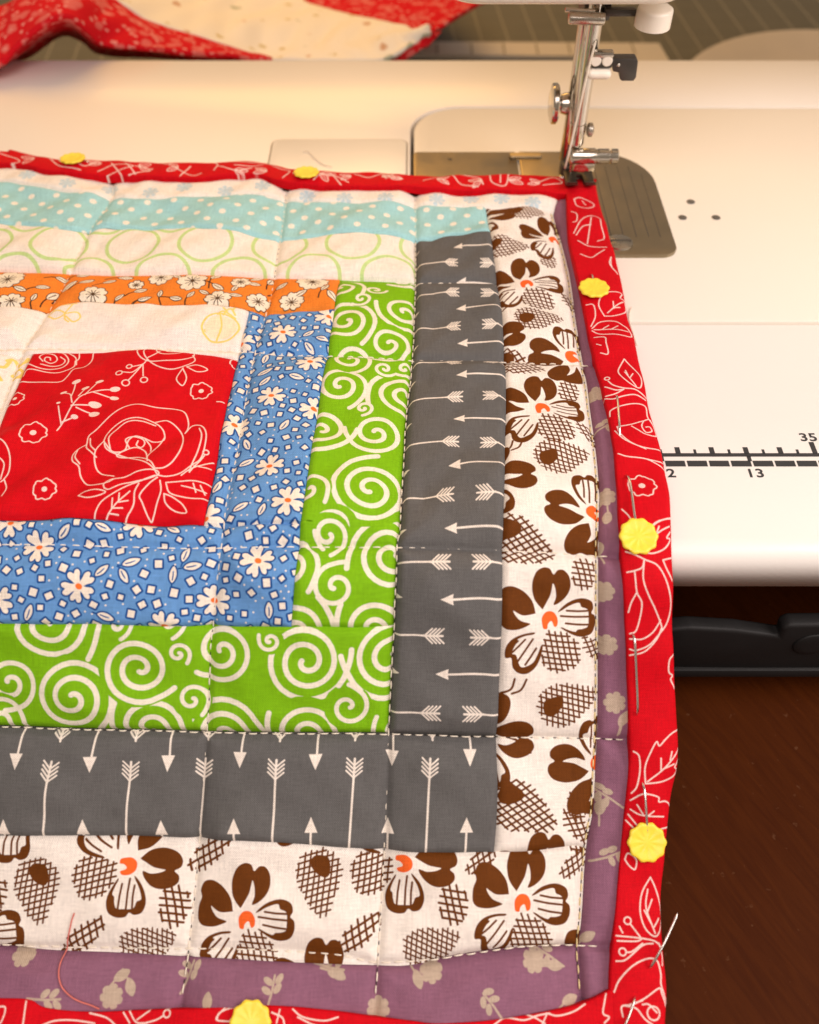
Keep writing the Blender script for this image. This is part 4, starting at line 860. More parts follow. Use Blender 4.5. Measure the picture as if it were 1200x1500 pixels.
def bind_b(p):
    A = [[(-20, 1275), (40, 1270), (30, 1330), (0, 1360)], [(130, 1245), (120, 1355)], [(180, 1360), (250, 1332), (330, 1330), (420, 1345)], [(400, 1300), (470, 1320), (510, 1355)], [(545, 1298), (572, 1345)], [(570, 1290), (600, 1340), (640, 1345)], [(660, 1290), (605, 1330)], [(640, 1345), (690, 1330), (725, 1310)], [(1000, 1268), (960, 1322), (1015, 1332)]]
    for s in A: p.pl([(x/3, 1050+y/3) for x, y in s], RW)
    ring(p, xt([(246, 1484)])[0], 5*mpp(246, 1484), RW)
    B = [[(190, 1175), (200, 1150), (250, 1130), (272, 1145), (240, 1180)], [(400, 1150), (440, 1170), (450, 1200)], [(430, 1140), (420, 1190)], [(480, 1140), (520, 1170), (600, 1185), (655, 1172)], [(500, 1170), (560, 1200), (620, 1210)]]
    for s in B: p.pl([(250+x/2.667, 1050+y/2.667) for x, y in s], RW)
    C = [[(370, 1350), (420, 1320), (500, 1330), (560, 1310), (612, 1300)], [(510, 1305), (550, 1320), (592, 1345)], [(600, 1300), (650, 1310), (720, 1290), (768, 1260)], [(580, 1350), (602, 1300)], [(860, 1215), (850, 1260), (845, 1300), (870, 1315), (850, 1340)]]
    for s in C: p.pl([(600+x/3, 1050+y/3) for x, y in s], RW)

# --- pale prints
def lightblue(p):
    o = xt([(625, 305)])[0]
    for i in range(-30, 14):
        for j in range(-3, 9):
            c = o+np.array([(i+(j % 2)*0.5)*0.0100+0.002*j*0, j*0.0046]); c = c+np.array([R_.uniform(-.0003, .0003), R_.uniform(-.0003, .0003)])
            p.dot(c, 0.00125, 0, 0.00125)
def circles(p):
    o = xt([(302, 357)])[0]; px, py = 0.0262, 0.0172
    for i in range(-12, 14):
        for j in range(-3, 4):
            c = o+np.array([(i+0.5*(j % 2))*px, j*py]); a = np.linspace(0, 2*math.pi, 40)
            rx = 0.0093+R_.uniform(-.0003, .0003); p.line(np.stack([c[0]+rx*np.cos(a), c[1]+0.0098*np.sin(a)], 1), 0.00135, 0)
def whitetop(p):
    for (u, v) in ((-60, 250), (40, 256), (100, 270), (160, 273), (220, 280), (270, 273), (330, 277), (385, 272), (450, 284), (505, 288), (565, 290), (640, 290), (690, 288), (735, 291), (780, 298)):
        c = xt([(u, v)])[0]
        for k in range(7):
            a = k*0.9; q = c+np.array([math.cos(a), math.sin(a)])*0.0024; p.line(np.array([c, q]), 0.0011, 0); p.dot(q, 0.0009, 0)
def ladybug(p):
    f = zs((0, 380), 3)
    for s in ([(895, 325), (890, 300), (920, 265), (970, 250), (1030, 265), (1050, 290), (1040, 320), (1000, 345), (930, 350), (895, 325)], [(970, 250), (975, 300), (950, 345)], [(985, 255), (1000, 235), (1020, 230), (1035, 250)], [(1000, 240), (985, 225)], [(1025, 235), (1035, 222)], [(960, 255), (985, 240), (1035, 262)]): p.pl(f(s), 0.0007, 0)
    for (x, y) in ((925, 290), (945, 325), (910, 315), (990, 310), (1010, 285), (1020, 310), (985, 330), (945, 280), (960, 310)):
        q = f([(x, y)])[0]; p.dot(xt([q])[0], 0.0009, 0)
    p.pf(f([(905, 320), (900, 300), (930, 270), (968, 258), (972, 300), (948, 340), (925, 340)]), 1)
    p.pf(f([(978, 260), (1030, 270), (1044, 292), (1034, 316), (1000, 338), (960, 342), (982, 300)]), 1)
    for s in ([(205, 235), (250, 222), (285, 240), (240, 255), (210, 240)], [(285, 240), (320, 205), (300, 225), (285, 240)], [(285, 240), (340, 235), (352, 255), (320, 270), (290, 250)], [(285, 240), (285, 260), (300, 270)], [(230, 225), (260, 205), (340, 200)]): p.pl(f(s), 0.0006, 0)
def leftstrip(p):
    f = zs((0, 380), 3)
    for s in ([(0, 470), (20, 465), (40, 440)], [(30, 440), (50, 430)], [(45, 490), (70, 470), (95, 480), (80, 500), (50, 505)], [(80, 455), (105, 440), (120, 425)], [(75, 450), (60, 430)], [(-60, 520), (-20, 500), (0, 520)]): p.pl(f(s), 0.0011, 0)
def orange_print(p):
    def fl(px, R, n=5):
        c = xt([px])[0]; r0 = R_.uniform(0, 360); R = R*0.72
        for k in range(n):
            pet = [(0, -0.1), (0.3, -0.35), (0.42, -0.75), (0.22, -0.98), (0.02, -0.90), (-0.2, -1.0), (-0.42, -0.74), (-0.3, -0.35)]
            P = place(c, smooth(pet, 3, True), R, r0+k*360/n); p.line(np.vstack([P, P[:1]]), 0.0006, 0); p.fill(P, 1)
        for k in range(n*2):
            P = place(c, [(0, -0.15), (0, -0.5)], R, r0+k*180/n); p.line(P, 0.00032, 2)
        p.dot(c, R*0.14, 2)
    def lf(px, L, rot, stem=True):
        c = xt([px])[0]; L = L*0.78; P = place(c, smooth([(0, -0.5), (0.18, -0.2), (0.2, 0.1), (0.05, 0.42), (-0.12, 0.25), (-0.18, -0.1)], 3, True), L, rot)
        p.line(np.vstack([P, P[:1]]), 0.0006, 0); p.fill(P, 1)
        if stem: p.line(place(c, [(0, 0.4), (0.08, 0.8), (0.25, 1.2)], L, rot), 0.0005, 0)
        p.line(place(c, [(0, -0.3), (0.02, 0.3)], L, rot), 0.0003, 2)
    for (u, v, R) in ((283, 415, 0.0072), (458, 412, 0.0076), (236, 406, 0.0058), (138, 436, 0.0064), (320, 443, 0.0062), (427, 440, 0.0058), (378, 440, 0.0055), (12, 410, 0.0080), (18, 444, 0.006), (-70, 415, 0.007), (353, 414, 0.0046), (199, 416, 0.0036), (-30, 440, 0.005)): fl((u, v), R, R_.choice((5, 5, 6)))
    for (u, v, L, r) in ((160, 413, .006, 70), (183, 405, .007, 95), (205, 425, .006, 60), (126, 412, .007, 55), (100, 418, .009, 40), (75, 430, .007, 30), (62, 421, .006, 80), (50, 437, .005, 10), (316, 406, .008, 20), (320, 424, .007, 130), (376, 405, .007, 60), (372, 416, .006, 100), (412, 418, .006, 60), (487, 437, .008, 150), (476, 425, .006, 30), (235, 433, .005, 0), (258, 440, .006, 110), (280, 436, .005, 30), (345, 436, .006, 90), (120, 400, .006, 80), (212, 440, .006, 80), (300, 432, .005, -60), (395, 408, .005, 20), (440, 430, .006, 60), (30, 425, .006, 110), (90, 405, .006, 95), (-100, 430, .008, 40), (345, 425, .005, 200), (260, 405, .006, 140), (175, 437, .005, 40)): lf((u, v), L, r)
def purple(p, pts):
    for (u, v, kind, rot) in pts:
        c = xt([(u, v)])[0]
        if kind == 0:
            for k in range(7):
                a = rot+k*51; P = place(c, smooth([(0, 0), (0.35, -0.5), (0.25, -1.0), (-0.25, -1.0), (-0.35, -0.5)], 3, True), 0.0028, a); p.fill(P, 0)
        elif kind == 1:
            P = place(c, smooth([(0, -1), (0.5, -0.3), (0.4, 0.4), (0, 0.8), (-0.4, 0.4), (-0.5, -0.3)], 3, True), 0.0025, rot); p.fill(P, 0)
            p.line(place(c, [(0, 0.5), (0.3, 1.3), (0.5, 2.0)], 0.0022, rot), 0.0005, 0)
        else:
            p.line(place(c, [(0, -1.6), (0.05, 0), (-0.1, 1.8)], 0.0024, rot), 0.00055, 0)
            for sx, y in ((1, -1.0), (-1, -0.6), (1, -0.1), (-1, 0.3)):
                q = place(c, [(sx*0.55, y-0.35)], 0.0024, rot)[0]; p.dot(q, 0.0014, 0, 0.0008, math.radians(-rot)+(-0.8*sx)); 
def purple_v(p):
    purple(p, [(874, 572, 0, 0), (884, 622, 2, 60), (888, 722, 0, 20), (892, 752, 1, 200), (885, 868, 0, 30), (881, 880, 2, 10), (890, 947, 0, 0), (902, 1031, 0, 15), (914, 1056, 1, 30), (916, 1054, 1, 30), (893, 1170, 2, -60), (881, 1185, 1, 20), (888, 1256, 2, 70), (868, 450, 0, 0), (850, 398, 1, 0), (862, 1375, 1, 60), (880, 800, 1, 0)])
def purple_h(p):
    purple(p, [(33, 1398, 0, 0), (176, 1430, 1, 60), (190, 1445, 1, 160), (163, 1460, 0, 10), (273, 1432, 2, 20), (68, 1463, 2, 90), (305, 1468, 1, 0), (398, 1453, 2, 10), (494, 1427, 1, 120), (482, 1418, 2, 100), (554, 1479, 0, 0), (632, 1423, 0, 20), (612, 1434, 1, 160), (783, 1408, 0, 0), (806, 1402, 2, -60), (812, 1415, 1, 100), (722, 1473, 2, -40), (835, 1466, 1, 70), (-60, 1430, 0, 0), (-20, 1450, 1, 50)])

# ------------------------------------------------------------------ assemble the quilt
quilt = thing('quilt', 'patchwork log cabin quilt with red floral binding lying under the needle', 'quilt')
CREAM = (0.80, 0.735, 0.66)
FAB = {   # base, inks
 'red': ((0.56, 0.0015, 0.008), [(0.78, 0.60, 0.55)]),
 'brown': ((0.80, 0.735, 0.67), [(0.122, 0.034, 0.004), (0.80, 0.125, 0.022)]),
 'gray': ((0.112, 0.109, 0.107), [(0.78, 0.70, 0.62)]),
 'green': ((0.185, 0.43, 0.006), [(0.78, 0.73, 0.60)]),
 'blue': ((0.120, 0.285, 0.58), [(0.008, 0.070, 0.26), (0.80, 0.72, 0.62), (0.82, 0.17, 0.03)]),
 'orange': ((0.76, 0.215, 0.028), [(0.05, 0.025, 0.015), (0.80, 0.71, 0.57), (0.08, 0.04, 0.02)]),
 'lightblue': ((0.33, 0.60, 0.62), [(0.80, 0.76, 0.66)]),
 'circles': ((0.80, 0.74, 0.66), [(0.50, 0.66, 0.27)]),
 'whitetop': ((0.80, 0.74, 0.67), [(0.50, 0.61, 0.66)]),
 'yellow': ((0.80, 0.73, 0.67), [(0.80, 0.60, 0.17), (0.80, 0.70, 0.50)]),
 'purple': ((0.240, 0.105, 0.165), [(0.46, 0.36, 0.28)]),
}
STEP = 0.0006
def patch(name, label, fab, top, bot, left, right, draw, lift=None, kind='patch'):
    lift = {'red': 0.0005, 'gray': 0.0004, 'blue': 0.0002, 'orange': 0.0003, 'lightblue': 0.0003, 'green': 0.0, 'purple': -0.0003}.get(fab, 0.0)
    L = lambda P: np.linalg.norm(np.diff(P, axis=0), axis=1).sum()
    nu = max(6, int(max(L(top), L(bot))/STEP)); nv = max(6, int(max(L(left), L(right))/STEP))
    G = coons(top, bot, left, right, nu, nv)
    p = Print(G); draw(p)
    base, inks = FAB[fab]
    m = fabric(fab+'_cotton', base, inks, p.image(fab+'_print'))
    X, t = G[..., 0], G[..., 1]
    h = puff(X, t)+lift
    u = np.linspace(0, 1, nu)[None, :]; v = np.linspace(0, 1, nv)[:, None]
    if kind == 'patch':
        # turned-under edges: the rim of every strip rolls down into its seam
        du = np.minimum(np.arange(nu), np.arange(nu)[::-1])[None, :]; dv = np.minimum(np.arange(nv), np.arange(nv)[::-1])[:, None]
        e = np.minimum(du, dv); h = h-0.00085*(e == 0)-0.00030*(e == 1)-0.00008*(e == 2)
    P = surf(X, t, h)
    verts = P.reshape(-1, 3); faces = grid_faces(nu, nv)
    return build_cloth(name, label, G, p, verts, faces, m)
def build_cloth(name, label, G, p, verts, faces, m, uvs=None):
    me = bpy.data.meshes.new(name); me.from_pydata(verts.tolist(), [], faces.tolist()); me.update()
    uv = (G.reshape(-1, 2) if uvs is None else uvs)
    li = np.empty(len(me.loops), np.int32); me.loops.foreach_get('vertex_index', li)
    a = me.uv_layers.new(name='print'); a.data.foreach_set('uv', (((uv-p.lo)/(np.array([p.w, p.h])*RES))[li]).astype(np.float32).ravel())
    b = me.uv_layers.new(name='cloth'); b.data.foreach_set('uv', ((uv*1000)[li]).astype(np.float32).ravel())
    me.polygons.foreach_set('use_smooth', [True]*len(me.polygons))
    o = link(name, me, m, quilt)
    if label: o['label'] = label
    return o
def binding(label, top, bot, left, right, draw, along_u, inner_first, outer_roll=True):
    """folded double binding: free inner edge standing proud, plump middle, outer fold rolling down to the bed"""
    L = lambda P: np.linalg.norm(np.diff(P, axis=0), axis=1).sum()
    nu = max(6, int(max(L(top), L(bot))/STEP)); nv = max(6, int(max(L(left), L(right))/STEP))
    G = coons(top, bot, left, right, nu, nv)
    p = Print(G); draw(p); base, inks = FAB['red']
    m = fabric('red_cotton', base, inks, p.image('red_print'))
    if not along_u: G = np.swapaxes(G, 0, 1)            # rows along the strip, columns across it
    else: G = np.swapaxes(np.swapaxes(G, 0, 1), 0, 1)
    if along_u: G = np.swapaxes(G, 0, 1)                # now axis0 = along, axis1 = across
    else: G = np.swapaxes(G, 0, 1)
    if not inner_first: G = G[:, ::-1]
    na, nc = G.shape[:2]
    v = np.linspace(0, 1, nc)[None, :]
    X, t = G[..., 0], G[..., 1]
    wob = wav(X, t)*0.6
    s = np.arange(na)*STEP
    ruck = (0.00042*np.sin(s/0.0043+np.sin(s/0.017)*2)+0.0003*np.sin(s/0.0115))[:, None]
    h = 0.0012+0.0008*np.sin(math.pi*np.clip(v, 0, 1))**0.6-0.0004*v+wob+ruck*np.sin(math.pi*v)
    E = [(-0.0010, 0)]                                  # inner free edge: drop down to the quilt
    inner = [(G[:, 0], h[:, 0]-d) for d in (0.0030, 0.0014, 0.00035)]
    d = G[:, -1]-G[:, -2]; d /= np.linalg.norm(d, axis=1)[:, None]
    outer = [(G[:, -1]+d*o, h[:, -1]-q) for (o, q) in ((0.0004, 0.0002), (0.0007, 0.0007), (0.0007, 0.0016), (0.0006, 0.0030), (0.0002, 0.0044), (-0.0010, 0.0056))]
    cols = [a for a, _ in inner]+[G[:, k] for k in range(nc)]+[a for a, _ in outer]
    hs = [b for _, b in inner]+[h[:, k] for k in range(nc)]+[b for _, b in outer]
    GG = np.stack(cols, 1); HH = np.stack(hs, 1)
    P = surf(GG[..., 0], GG[..., 1], HH); n0, n1 = GG.shape[:2]
    # stretch the print a little round the fold
    uv = GG.copy(); k0 = len(inner)+nc
    for j, q in enumerate((0.0006, 0.0013, 0.0022, 0.0034, 0.0048, 0.006)): uv[:, k0+j] = G[:, -1]+d*q
    return build_cloth('binding', label, GG, p, P.reshape(-1, 3), grid_faces(n1, n0), m, uv.reshape(-1, 2))

def rowleft(a, b): return ln((LX, a), (LX, b))
patch('fabric_strip', 'pale strip with faded blue flowers under the top binding', 'whitetop', seg(T1, (LX, 236), (818, 287)), seg(T2, (LX, 252), (812, 305)), rowleft(236, 252), ln((818, 287), (812, 305)), whitetop)
patch('fabric_strip', 'light blue strip with white dots', 'lightblue', seg(T2, (LX, 252), (712, 301)), seg(T3, (LX, 314), (718, 344)), rowleft(252, 314), seg(BLp, (712, 301), (718, 344)), lightblue)
patch('fabric_strip', 'white strip with pale green rings', 'circles', seg(T3, (LX, 314), (610, 345)), seg(T4, (LX, 384), (610, 405)), rowleft(314, 384), seg(GL, (610, 345), (610, 405)), circles)
patch('fabric_strip', 'orange strip with white flowers outlined in black', 'orange', seg(T4, (LX, 384), (497, 401)), seg(T5, (LX, 448), (490, 454)), rowleft(384, 448), seg(BG, (497, 401), (490, 454)), orange_print)
patch('fabric_strip', 'white strip with a faint yellow ladybird above the red square', 'yellow', seg(T5, (LX, 448), (365, 452)), seg(T6, (LX, 521), (347, 519)), rowleft(448, 521), seg(RB, (365, 452), (347, 519)), ladybug)
patch('fabric_strip', 'white strip with yellow sprigs left of the red square', 'yellow', seg(T6, (LX, 521), (46, 515)), seg(BT, (LX, 758), (-50, 758)), rowleft(521, 758), seg(RL, (46, 515), (-50, 758)), leftstrip)
patch('fabric_square', 'red centre square with white line roses', 'red', seg(T6, (46, 515), (347, 519)), seg(BT, (-50, 758), (297, 766)), seg(RL, (46, 515), (-50, 758)), seg(RB, (347, 519), (297, 766)), red_square)
patch('fabric_strip', 'upright blue strip with small white flowers and squares', 'blue', seg(T5, (365, 452), (490, 454)), seg(BT, (297, 766), (440, 768)), seg(RB, (365, 452), (297, 766)), seg(BG, (490, 454), (440, 768)), blue_v)
patch('fabric_strip', 'level blue strip with small white flowers below the red square', 'blue', seg(BT, (LX, 758), (440, 768)), seg(BB_, (LX, 912), (427, 918)), rowleft(758, 912), seg(BG, (440, 768), (427, 918)), blue_h)
patch('fabric_strip', 'upright green strip with white swirls', 'green', seg(T4, (497, 401), (610, 405)), seg(BB_, (427, 918), (578, 921)), seg(BG, (497, 401), (427, 918)), seg(GL, (610, 405), (578, 921)), green_v)
patch('fabric_strip', 'level green strip with white swirls', 'green', seg(BB_, (LX, 912), (578, 921)), seg(GT, (LX, 1066), (570, 1079)), rowleft(912, 1066), seg(GL, (578, 921), (570, 1079)), green_h)
patch('fabric_strip', 'upright dark grey strip with white arrows lying sideways', 'gray', seg(T3, (610, 345), (718, 344)), seg(GT, (570, 1079), (728, 1083)), seg(GL, (610, 345), (570, 1079)), seg(BLp, (718, 344), (728, 1083)), gray_v)
patch('fabric_strip', 'level dark grey strip with upright white arrows', 'gray', seg(GT, (LX, 1066), (728, 1083)), seg(GB, (LX, 1222), (724, 1249)), rowleft(1066, 1222), seg(BLp, (728, 1083), (724, 1249)), gray_h)
patch('fabric_strip', 'upright white strip with brown flowers', 'brown', seg(T2, (712, 301), (812, 305)), seg(GB, (724, 1249), (862, 1247)), seg(BLp, (712, 301), (724, 1249)), seg(BR, (812, 305), (862, 1247)), brown_v)
patch('fabric_strip', 'level white strip with brown flowers along the near edge', 'brown', seg(GB, (LX, 1222), (862, 1247)), seg(BO, (LX, 1386), (852, 1387)), rowleft(1222, 1386), seg(BR, (862, 1247), (852, 1387)), brown_h)
# the purple strips run on a little below the binding that is folded over them
PRo = [(x+14, y) for x, y in PRt]; PBo = [(x, y+12) for x, y in PB]
patch('fabric_strip', 'upright purple strip with pale leaves beside the binding', 'purple', ln((818, 287), (843, 287)), ln((857, 1480), (910, 1460)), seg(BR, (818, 287), (857, 1467)), seg(PRo, (843, 287), (910, 1447)), purple_v)
patch('fabric_strip', 'level purple strip with pale leaves at the near edge', 'purple', seg(BO, (LX, 1386), (852, 1387)), seg(PBo, (LX, 1472), (857, 1479)), rowleft(1386, 1472), ln((852, 1387), (857, 1479)), purple_h)
binding('red binding along the far edge', seg(T0, (LX, 214), (872, 266)), seg(T1, (LX, 236), (829, 287)), rowleft(214, 236), ln((872, 266), (829, 287)), bind_t, True, False)
binding('red binding along the near edge', seg(PB, (LX, 1460), (896, 1447)), seg(BO2, (LX, 1560), (897, 1575)), rowleft(1460, 1560), ln((896, 1447), (897, 1575)), bind_b, True, True)
binding('red binding down the right side', ln(PRt[0], OR[0]), ln(PRt[-1], OR[-1]), seg(PRt, PRt[0], PRt[-1]), seg(OR, OR[0], OR[-1]), bind_v, False, True)
# plain backing just under the patchwork
G = coons(seg(T0, (LX, 214), (868, 266)), seg(BO2, (LX, 1560), (897, 1572)), rowleft(214, 1560), seg([(x-6, y) for x, y in OR], (866, 266), (966, 1575)), 120, 160)
P = surf(G[..., 0], G[..., 1], np.full(G.shape[:2], -0.0051))
me = bpy.data.meshes.new('backing'); me.from_pydata(P.reshape(-1, 3).tolist(), [], grid_faces(120, 160).tolist()); me.update()
link('backing', me, mat('backing_cotton', (0.30, 0.22, 0.18), 0.9, noise=0.1, nscale=300), quilt)

# ------------------------------------------------------------------ stitching: each line one part
def hp(X, t): return puff(np.array([[X]]), np.array([[t]]))[0, 0]
def stitches(poly, label, m=M_THREAD, L=0.0024, gap=0.0008, r=0.00020, dark=False, lift=0.00030, a=None):
    D = xt(smooth(poly, 10)); d = np.r_[0, np.cumsum(np.linalg.norm(np.diff(D, axis=0), axis=1))]
    n = int(d[-1]/(L+gap)); V, Fc = [], []; V2, F2 = [], []
    for k in range(n):
        s0 = k*(L+gap)+R_.uniform(-0.0003, 0.0003); ss = np.linspace(s0, s0+L*R_.uniform(0.85, 1.08), 6)
        X = np.interp(ss, d, D[:, 0])+R_.uniform(-0.00010, 0.00010); t = np.interp(ss, d, D[:, 1])+R_.uniform(-0.00010, 0.00010)
        h = puff(X[None], t[None])[0]+lift*np.array([-0.8, 0.8, 1.1, 1.1, 0.8, -0.8])
        P = surf(X, t, h); v, f = tube(P, [r*0.6, r, r*1.05, r*1.05, r, r*0.6], 6)
        o = len(V); V += v; Fc += [tuple(i+o for i in q) for q in f]
        if dark:  # short dark tubes fill the gaps between stitches
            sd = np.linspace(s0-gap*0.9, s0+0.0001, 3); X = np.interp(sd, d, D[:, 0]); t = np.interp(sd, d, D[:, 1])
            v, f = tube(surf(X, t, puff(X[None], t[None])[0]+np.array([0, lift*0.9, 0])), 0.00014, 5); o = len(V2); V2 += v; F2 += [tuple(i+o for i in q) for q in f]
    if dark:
        o = mobj('stitching', V2, F2, M_DARKBITS, quilt); o['kind'] = 'stuff'; o['label'] = 'short dark tubes between the '+label
    o = mobj('stitching', V, Fc, m, quilt); o['kind'] = 'stuff'; o['label'] = label
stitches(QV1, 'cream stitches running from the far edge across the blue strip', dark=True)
stitches(QV0, 'cream stitches at the upper left')
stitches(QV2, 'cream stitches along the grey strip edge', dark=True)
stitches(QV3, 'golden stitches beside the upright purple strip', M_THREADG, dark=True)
stitches(QH1, 'cream stitches above the red square'); stitches([(600, 408), (660, 408), (725, 409)], 'cream stitches across the top of the grey strip'); stitches(QH2, 'cream stitches through the middle of the quilt')
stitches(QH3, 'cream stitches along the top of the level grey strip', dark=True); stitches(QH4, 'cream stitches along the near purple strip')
stitches([(0, 266), (50, 276), (100, 284), (225, 291), (300, 289), (370, 286), (425, 292), (500, 297), (610, 300)], 'fine stitches under the pale top strip', mat('grey_blue_thread', (0.30, 0.34, 0.34), 0.8, noise=0.1), 0.0022, 0.0005, 0.00013, lift=0.0001)

# ------------------------------------------------------------------ pins
def bind_h(px):
    return 0.0044
def pt(px, h):
    q = xt([px])[0]; return Vector(surf(q[0], q[1], h+wav(np.array([q[0]]), np.array([q[1]]))[0]*0.6))
def nrm(px):
    q = xt([px])[0]; return Vector((0, np.interp(q[1], PT, PN[:, 0]), np.interp(q[1], PT, PN[:, 1])))
def pin(label, head, shaft, hR=0.0050, tilt=(0, 0)):
    t = thing('sewing_pin', label, 'pin', group='yellow headed pins holding the binding')
    if head:
        c = pt(head, 0.0029); n = (nrm(head)+Vector((tilt[0], 0, 0))+Vector((0, tilt[1], 0))).normalized()
        bm = bmesh.new(); q = n.to_track_quat('Z', 'Y'); N = 60
        loops = []
        for (k, z) in ((0.985, 0.0), (1.0, 0.00025), (0.97, 0.00060), (0.90, 0.00078), (0.80, 0.00074), (0.62, 0.00056), (0.40, 0.00048), (0.25, 0.00050), (0.12, 0.00054)):
            loops.append([bm.verts.new(c+q @ Vector((k*hR*(1+0.045*math.cos(10*2*math.pi*i/N))*math.cos(2*math.pi*i/N), k*hR*(1+0.045*math.cos(10*2*math.pi*i/N))*math.sin(2*math.pi*i/N), z+(0.00007*math.cos(10*2*math.pi*i/N) if 0.35 < k < 0.95 else 0)))) for i in range(N)])
        for a, b in zip(loops, loops[1:]):
            for i in range(N): bm.faces.new((a[i], a[(i+1) % N], b[(i+1) % N], b[i]))
        bm.faces.new(loops[0]); bm.faces.new(loops[-1][::-1])
        bmobj('pin_head', bm, M_YEL, t, autos=40)
    pts = smooth([tuple(pt(p[:2], p[2])) for p in shaft], 8)
    n = len(pts); V, Fc = tube(pts, [0.00033]*(n-3)+[0.00028, 0.00018, 0.00004], 8)
    mobj('pin_shaft', V, Fc, M_PIN, t)
O, I = 0.0031, 0.0002
pin('yellow flower-head pin near the middle of the right binding, level with the table edge', (932, 790), [(931, 776, 0.0030), (927, 762, O), (920, 712, O), (915, 690, I), (909, 650, I), (905, 630, O), (902, 592, O), (901, 584, I)])
pin('yellow flower-head pin low on the right binding above the wood', (943, 1230), [(944, 1218, 0.0030), (941, 1180, O+0.0003), (939, 1152, O), (937, 1130, I), (933, 1060, I), (931, 1034, O), (929, 990, O+0.0002), (926, 935, O), (925, 925, I)])
pin('yellow flower-head pin high on the right binding near the presser foot', (868, 434), [(867, 427, 0.0030), (866, 414, O), (864, 400, I), (862, 380, I)])
pin('yellow flower-head pin at the left end of the far binding', (110, 243), [(128, 244, 0.0020), (145, 245, I), (200, 250, I)], 0.0048, (0, 0.12))
pin('yellow flower-head pin on the far binding near the latch lid', (450, 264), [(432, 262, 0.0020), (415, 258, I), (370, 252, I)], 0.0048, (0, 0.12))
pin('yellow flower-head pin on the near binding at the bottom of the quilt', (371, 1494), [(392, 1500, 0.0025), (410, 1510, I), (470, 1520, I)])
pin('slanting pin whose sharp tip sticks out over the dark wood', (880, 1562), [(880, 1562, 0.0041), (900, 1520, 0.0036), (916, 1490, O), (925, 1465, O), (932, 1450, I), (945, 1424, I), (951, 1409, O), (965, 1378, O+0.001), (978, 1350, O+0.001), (986, 1332, O+0.001)])

# ------------------------------------------------------------------ loose threads
def thread(label, P, m, r):
    V, Fc = tube(smooth(P, 8), r, 6); o = mobj('loose_thread', V, Fc, m); tag(o, label, 'thread'); return o
def on(px, dh=0.0):
    q = xt([px])[0]; return tuple(surf(q[0], q[1], hp(q[0], q[1])+0.00035+dh))
thread('thin curling red thread lying on the brown flowers at the lower left', [on(p) for p in ((110, 1337), (106, 1348), (103, 1360), (98, 1378), (94, 1392), (90, 1408), (89, 1422), (91, 1436), (96, 1448), (108, 1460), (120, 1467), (133, 1472), (146, 1478))], M_REDTHREAD, 0.00019)
thread('white lint thread on the bed against the right edge of the binding', [tuple(at(u, v, 0.0005)) for u, v in ((925, 450), (922, 462), (923, 474), (927, 486), (930, 496), (933, 506))], M_THREAD, 0.00022)
thread('short pale thread curled on the latch lid', [tuple(at(u, v, 0.0011)) for u, v in ((443, 222), (450, 221), (457, 227), (464, 234), (474, 241), (486, 244))], M_THREAD, 0.0002)

# ------------------------------------------------------------------ behind the machine: cutting mat, ruler, dish, second quilt
def mat_material():
    m = bpy.data.materials.new('olive_cutting_mat'); m.use_nodes = True; N, L = nt(m); b = N['Principled BSDF']; b.inputs['Roughness'].default_value = 0.6
    a, c = at(1015, 7, TZ), at(1072, 90, TZ); ang = math.atan2(c.y-a.y, c.x-a.x)
    p1, p2 = at(1072, 88, TZ), at(1112, 88, TZ); sp = abs((p2-p1).x*math.sin(ang))
    tc = N.new('ShaderNodeTexCoord'); mp = N.new('ShaderNodeMapping'); mp.vector_type = 'POINT'; mp.inputs['Rotation'].default_value = (0, 0, -ang)
    L.new(tc.outputs['Object'], mp.inputs['Vector']); s = N.new('ShaderNodeSeparateXYZ'); L.new(mp.outputs['Vector'], s.inputs[0])
    off = (-math.sin(ang)*p1.x+math.cos(ang)*p1.y)
    def lines(out, o, wd):
        q = N.new('ShaderNodeMath'); q.operation = 'SUBTRACT'; L.new(out, q.inputs[0]); q.inputs[1].default_value = o-sp/2
        r = N.new('ShaderNodeMath'); r.operation = 'PINGPONG'; L.new(q.outputs[0], r.inputs[0]); r.inputs[1].default_value = sp/2
        e = N.new('ShaderNodeMath'); e.operation = 'GREATER_THAN'; L.new(r.outputs[0], e.inputs[0]); e.inputs[1].default_value = sp/2-wd
        return e.outputs[0]
    l1 = lines(s.outputs['Y'], off, 0.0005); l2 = lines(s.outputs['X'], 0.0, 0.0003)
    n1 = N.new('ShaderNodeTexNoise'); n1.inputs['Scale'].default_value = 30; L.new(tc.outputs['Object'], n1.inputs['Vector'])
    cr = N.new('ShaderNodeValToRGB'); cr.color_ramp.elements[0].color = (0.095, 0.090, 0.066, 1); cr.color_ramp.elements[1].color = (0.122, 0.113, 0.082, 1); L.new(n1.outputs['Fac'], cr.inputs['Fac'])
    mx = N.new('ShaderNodeMix'); mx.data_type = 'RGBA'; L.new(l1, mx.inputs['Factor']); L.new(cr.outputs['Color'], mx.inputs['A']); mx.inputs['B'].default_value = (0.24, 0.22, 0.165, 1)
    m2 = N.new('ShaderNodeMath'); m2.operation = 'MULTIPLY'; L.new(l2, m2.inputs[0]); m2.inputs[1].default_value = 0.25
    my = N.new('ShaderNodeMix'); my.data_type = 'RGBA'; L.new(m2.outputs[0], my.inputs['Factor']); L.new(mx.outputs['Result'], my.inputs['A']); my.inputs['B'].default_value = (0.24, 0.22, 0.165, 1)
    L.new(my.outputs['Result'], b.inputs['Base Color'])
    return m
bm = bmesh.new(); prism(bm, rrect(-0.75, 0.85, 0.47, 1.25, 0.01), TZ+0.0005, TZ+0.003, 0.0005, 1)
